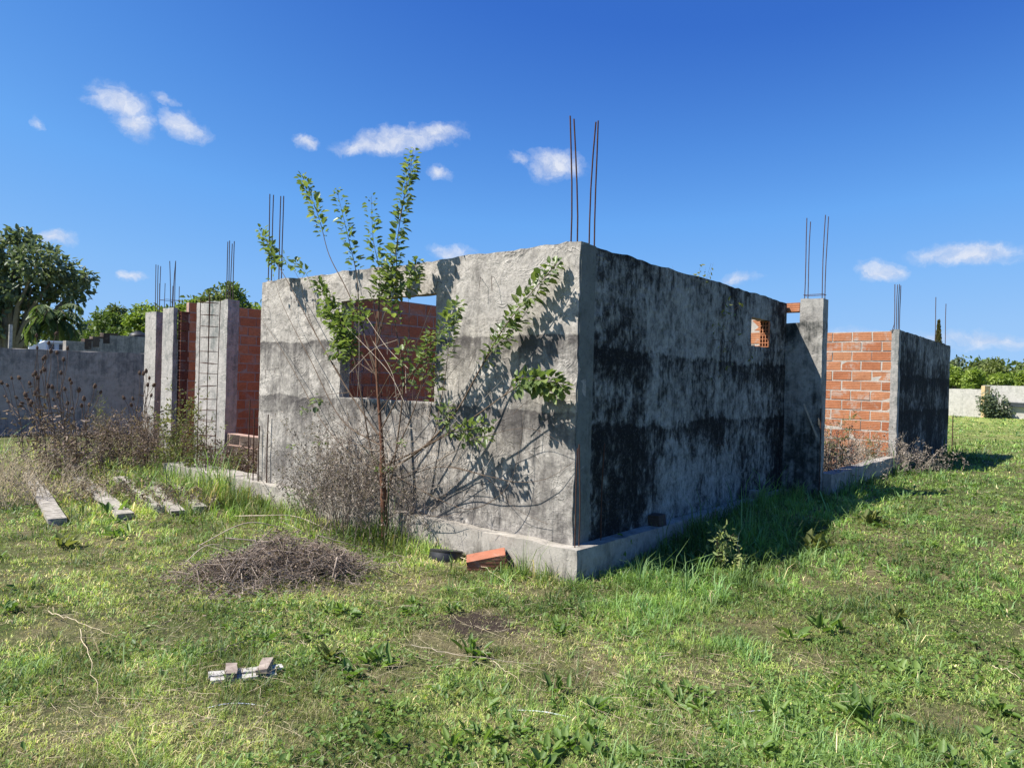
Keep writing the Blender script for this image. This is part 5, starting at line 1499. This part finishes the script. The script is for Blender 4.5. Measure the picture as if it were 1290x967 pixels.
def build_loose():
    # precast beams: a broad sole with a narrower head, the ends show the notched profile
    beams = [((72, 662), (36, 600), 'longest pale concrete beam, lying farthest left among weeds', .115), ((158, 655), (100, 606), 'pale concrete beam second from the left, its near end by a dark dock', .115), ((203, 646), (150, 606), 'pale concrete beam in the middle of the row with a broken near end', .11),
             ((224, 650), (196, 622), 'short pale beam end close to the right of the middle beam', .10), ((252, 645), (222, 622), 'rightmost pale beam end in the row, nearest the brush heap', .10)]
    for (n, f, lab, w) in beams:
        A = gsite(*n); B = gsite(*f); d = (B - A); d.z = 0
        if d.length < 2.2: B = A + d.normalized() * 2.2
        A, B = on_ground(A, B, .0); gap = max(A.lerp(B, q / 8).z - gzf(A.lerp(B, q / 8).x, A.lerp(B, q / 8).y) for q in range(9)); A.z -= min(gap, .05) * .8; B.z -= min(gap, .05) * .8; d = (B - A).normalized(); s = Vector((d.y, -d.x, 0)); u = Vector((0, 0, 1))
        prof = [(-1, 0), (1, 0), (1, .45), (.55, .55), (.45, .95), (.72, 1.05), (.72, 1.45), (-.72, 1.45), (-.72, 1.05), (-.45, .95), (-.55, .55), (-1, .45)]
        mb = MB(); K = 14; n_ = len(prof); V = []
        for i in range(K):
            c = A.lerp(B, i / (K - 1)); 
            for (px, pz) in prof:
                j = .006 * mnoise.noise(Vector((i * 1.7, px * 3, pz * 3 + w * 50)))
                ch = random.uniform(-.03, .02) if i in (0, K - 1) else 0
                V.append(c + s * (px * w + j) + u * (pz * w * .95 - .068 + j) + d * ch)
        F = [(i * n_ + k, i * n_ + (k + 1) % n_, (i + 1) * n_ + (k + 1) % n_, (i + 1) * n_ + k) for i in range(K - 1) for k in range(n_)]
        F += [tuple(range(n_)), tuple(range((K - 1) * n_, K * n_))]
        mb.add(V, F); o = mb.build('concrete_beam', M['beam'], None, A, recalc=True); tag(o, lab, 'beam', 'precast beams lying in the grass')
    # broken pallet piece
    P = gsite(309, 862); e = thing('broken_pallet', P, 'broken piece of weathered white pallet with two crossing blocks lying on the grass', 'pallet piece')
    A = gsite(261, 862) - P; B = gsite(357, 853) - P; A.z = B.z = 0; d = (B - A).normalized(); s = Vector((-d.y, d.x, 0)); L = (B - A).length; u = Vector((0, 0, 1)); c = (A + B) / 2
    def slab_(cc, ln, wd, th, yaw=0.0, tilt=0.0, roll=0.0, name='slat', mat='old_wood', k=7):
        dd = (d * math.cos(yaw) + s * math.sin(yaw) + u * tilt).normalized(); ss = (u.cross(dd) + u * roll).normalized(); uu = dd.cross(ss)
        mb = MB(); V = []; 
        for q in range(k):
            t = q / (k - 1) - .5; e0 = random.uniform(-.006, .006) if q in (0, k - 1) else 0
            for (p1, p2) in ((-.5, -.5), (.5, -.5), (.5, .5), (-.5, .5)):
                V.append(cc + dd * (t * ln + e0 + (random.uniform(-.012, .004) if q in (0, k - 1) else 0)) + ss * (p1 * wd + random.gauss(0, .0015)) + uu * (p2 * th + random.gauss(0, .0012)))
        F = [(q * 4 + r_, q * 4 + (r_ + 1) % 4, q * 4 + 4 + (r_ + 1) % 4, q * 4 + 4 + r_) for q in range(k - 1) for r_ in range(4)] + [(0, 1, 2, 3), (4 * k - 4, 4 * k - 3, 4 * k - 2, 4 * k - 1)]
        mb.add(V, F); mb.build(name, M[mat], e, recalc=True)
    slab_(c + s * .012 + u * .016, L * .86, .042, .015, .015, -.02, .05)
    slab_(c + s * .070 + u * .024, L * .99, .062, .016, -.01, .015, -.05)
    slab_(c + s * .045 + d * L * .06 + u * .006, L * .55, .09, .012, .03)
    slab_(c - d * L * .20 + s * .052 + u * .047, .135, .056, .024, PI / 2 + .05, .05, .03, 'block', 'brown_wood', 4)
    slab_(c + d * L * .25 + s * .060 + u * .049, .150, .056, .026, PI / 2 - .22, .03, -.08, 'block', 'brown_wood', 4)
    # hollow brick leaning by the plinth
    A = gsite(613, 716); e_d = (UA * -.75 + VB * .66).normalized(); s = Vector((-e_d.y, e_d.x, 0)); u = (Vector((0, 0, 1)) + s * -.12 - e_d * .20).normalized()
    mb = MB(); e_d = (e_d + Vector((0, 0, .22))).normalized(); s = u.cross(e_d).normalized(); cc = A + Vector((0, 0, .062))
    Lb, Wb, Hb, tk = .33, .18, .12, .013
    for q in (-1, 1):
        mb.obox(cc + u * q * (Hb - tk) / 2, e_d * Lb, s * Wb, u * tk, 0, .002); mb.obox(cc + s * q * (Wb - tk) / 2, e_d * Lb, s * tk, u * (Hb - 2 * tk), 0, .002)
    for q in (-.167, .167): mb.obox(cc + s * q * Wb, e_d * (Lb - .004), s * tk * .8, u * (Hb - 2 * tk))
    mb.obox(cc, e_d * (Lb - .006), s * (Wb - 2 * tk), u * tk * .8)
    o = mb.build('hollow_brick', M['brick_old'], None, A); tag(o, 'loose orange hollow brick on the ground against the sunlit plinth', 'brick')
    # upturned black tub
    A = gsite(561, 703); mb = MB(); n = 28
    prof = [(.150, .0), (.155, .02), (.152, .05), (.145, .085), (.148, .09), (.148, .105), (.140, .108), (.05, .100), (.0, .100)]
    V = [(r * math.cos(2 * PI * k / n), r * math.sin(2 * PI * k / n), z) for r, z in prof[:-1] for k in range(n)] + [(0, 0, .099)]
    F = [(i * n + k, i * n + (k + 1) % n, (i + 1) * n + (k + 1) % n, (i + 1) * n + k) for i in range(len(prof) - 2) for k in range(n)]
    F += [((len(prof) - 2) * n + k, (len(prof) - 2) * n + (k + 1) % n, (len(prof) - 1) * n) for k in range(n)]
    mb.add(V, F); o = mb.build('black_tub', M['black_plastic'], None, smooth=True, recalc=True); o.location = A + Vector((0, 0, -.035)); o.rotation_euler = (rad(-9), rad(8), .4)
    tag(o, 'round black plastic tub upside down beside the loose orange brick', 'tub')
    # rubble on the shaded plinth
    for (px, py, sz, mt, lab) in [(822, 660, (.14, .17, .10), 'brick_dark', 'dark lump of old brick on the shaded plinth ledge'), (919, 622, (.16, .10, .09), 'plinth', 'pale grey block on the far plinth ledge')]:
        q = sitel(px, py, 'z', ZP); c = from_ab(-.065, q.y, ZP - .004 + sz[2] / 2); mb = MB()
        mb.obox(c, VB * sz[0], UA * min(sz[1], .12), Vector((0, 0, sz[2])), 0, .010); o = mb.build('rubble_block', M[mt], None, c - Vector((0, 0, sz[2] / 2))); tag(o, lab, 'rubble')
    # white tubing half buried in the grass
    pts = [(180, 891), (230, 893), (292, 888), (360, 886), (440, 885), (520, 884), (590, 889), (680, 898), (760, 906), (860, 906), (945, 898), (1000, 890)]
    Q = [gsite(x, y) for x, y in pts]
    for i, q in enumerate(Q): q.z = gzf(q.x, q.y) + (.010 if i in (2, 7, 10) else -.020)
    mb = MB(); o0 = Q[0].copy(); mb.tube(smooth_path(Q, 80), .0032, 8); o = mb.build('plastic_tubing', M['white_hose'], None, o0, smooth=True); tag(o, 'thin greyish white plastic tubing running through the grass in the foreground', 'tubing')
    # single dry sticks
    sticks = [([(62, 778), (90, 790), (148, 810)], 'long pale dry stalk at lower left, pointing right', 'straw', .005), ([(100, 800), (116, 850), (124, 899)], 'pale dry stalk below the long one, pointing toward the camera', 'straw', .004), ([(255, 832), (290, 825), (332, 808)], 'dark thin twig lying above the broken pallet', 'dead_twig', .005),
              ([(580, 706), (620, 728), (650, 752)], 'thin pale stalk running out from the loose orange brick', 'straw', .004), ([(1250, 845), (1275, 858), (1292, 868)], 'pale dry stalk in the lawn at the right edge', 'straw', .004), ([(520, 820), (600, 838), (700, 846)], 'reddish dry stalk across the bare soil patch', 'pale_twig', .003), ([(182, 925), (220, 922), (250, 920)], 'short pale stalk near the lower left of the tubing', 'straw', .003),
              ([(620, 838), (645, 862), (668, 880)], 'pale stalk crossing the reddish one near the plantain', 'straw', .003)]
    for (pts, lab, mt, r) in sticks:
        Q = [gsite(x, y) + Vector((0, 0, .034 + .015 * (i == 1))) for i, (x, y) in enumerate(pts)]
        mb = MB(); SP = [q + Vector((random.gauss(0, .006), random.gauss(0, .006), random.gauss(0, .006))) for q in smooth_path(Q, 16)]; mb.tube(SP, [.62 * r * (1 - .045 * i) for i in range(16)], 5); o = mb.build('dry_stick', M[mt], None, Q[0]); tag(o, lab, 'stick')
    # arching straw stalks by the porch
    for (pts, lab) in [([(365, 655), (355, 620), (335, 602)], 'pale arching grass stalk at the left end of the plinth'), ([(140, 592), (175, 598), (214, 612)], 'pale bent grass stalk lying over the weeds near the far post')]:
        Q = [site(x, y, 'd', 8.9 if i_ == 0 else 10.3) for (x, y), i_ in zip(pts, [lab.startswith('pale bent')] * 3)]
        mb = MB(); mb.tube(smooth_path(Q, 12), .004, 5); o = mb.build('grass_stalk', M['straw'], None, Q[0]); tag(o, lab, 'stalk')

setup_camera(); setup_light()
build_ground(); build_grass()
build_house(); build_background(); build_trees()
build_sapling(); build_dry_growth(); build_green_plants(); build_loose()
bpy.context.view_layer.update()
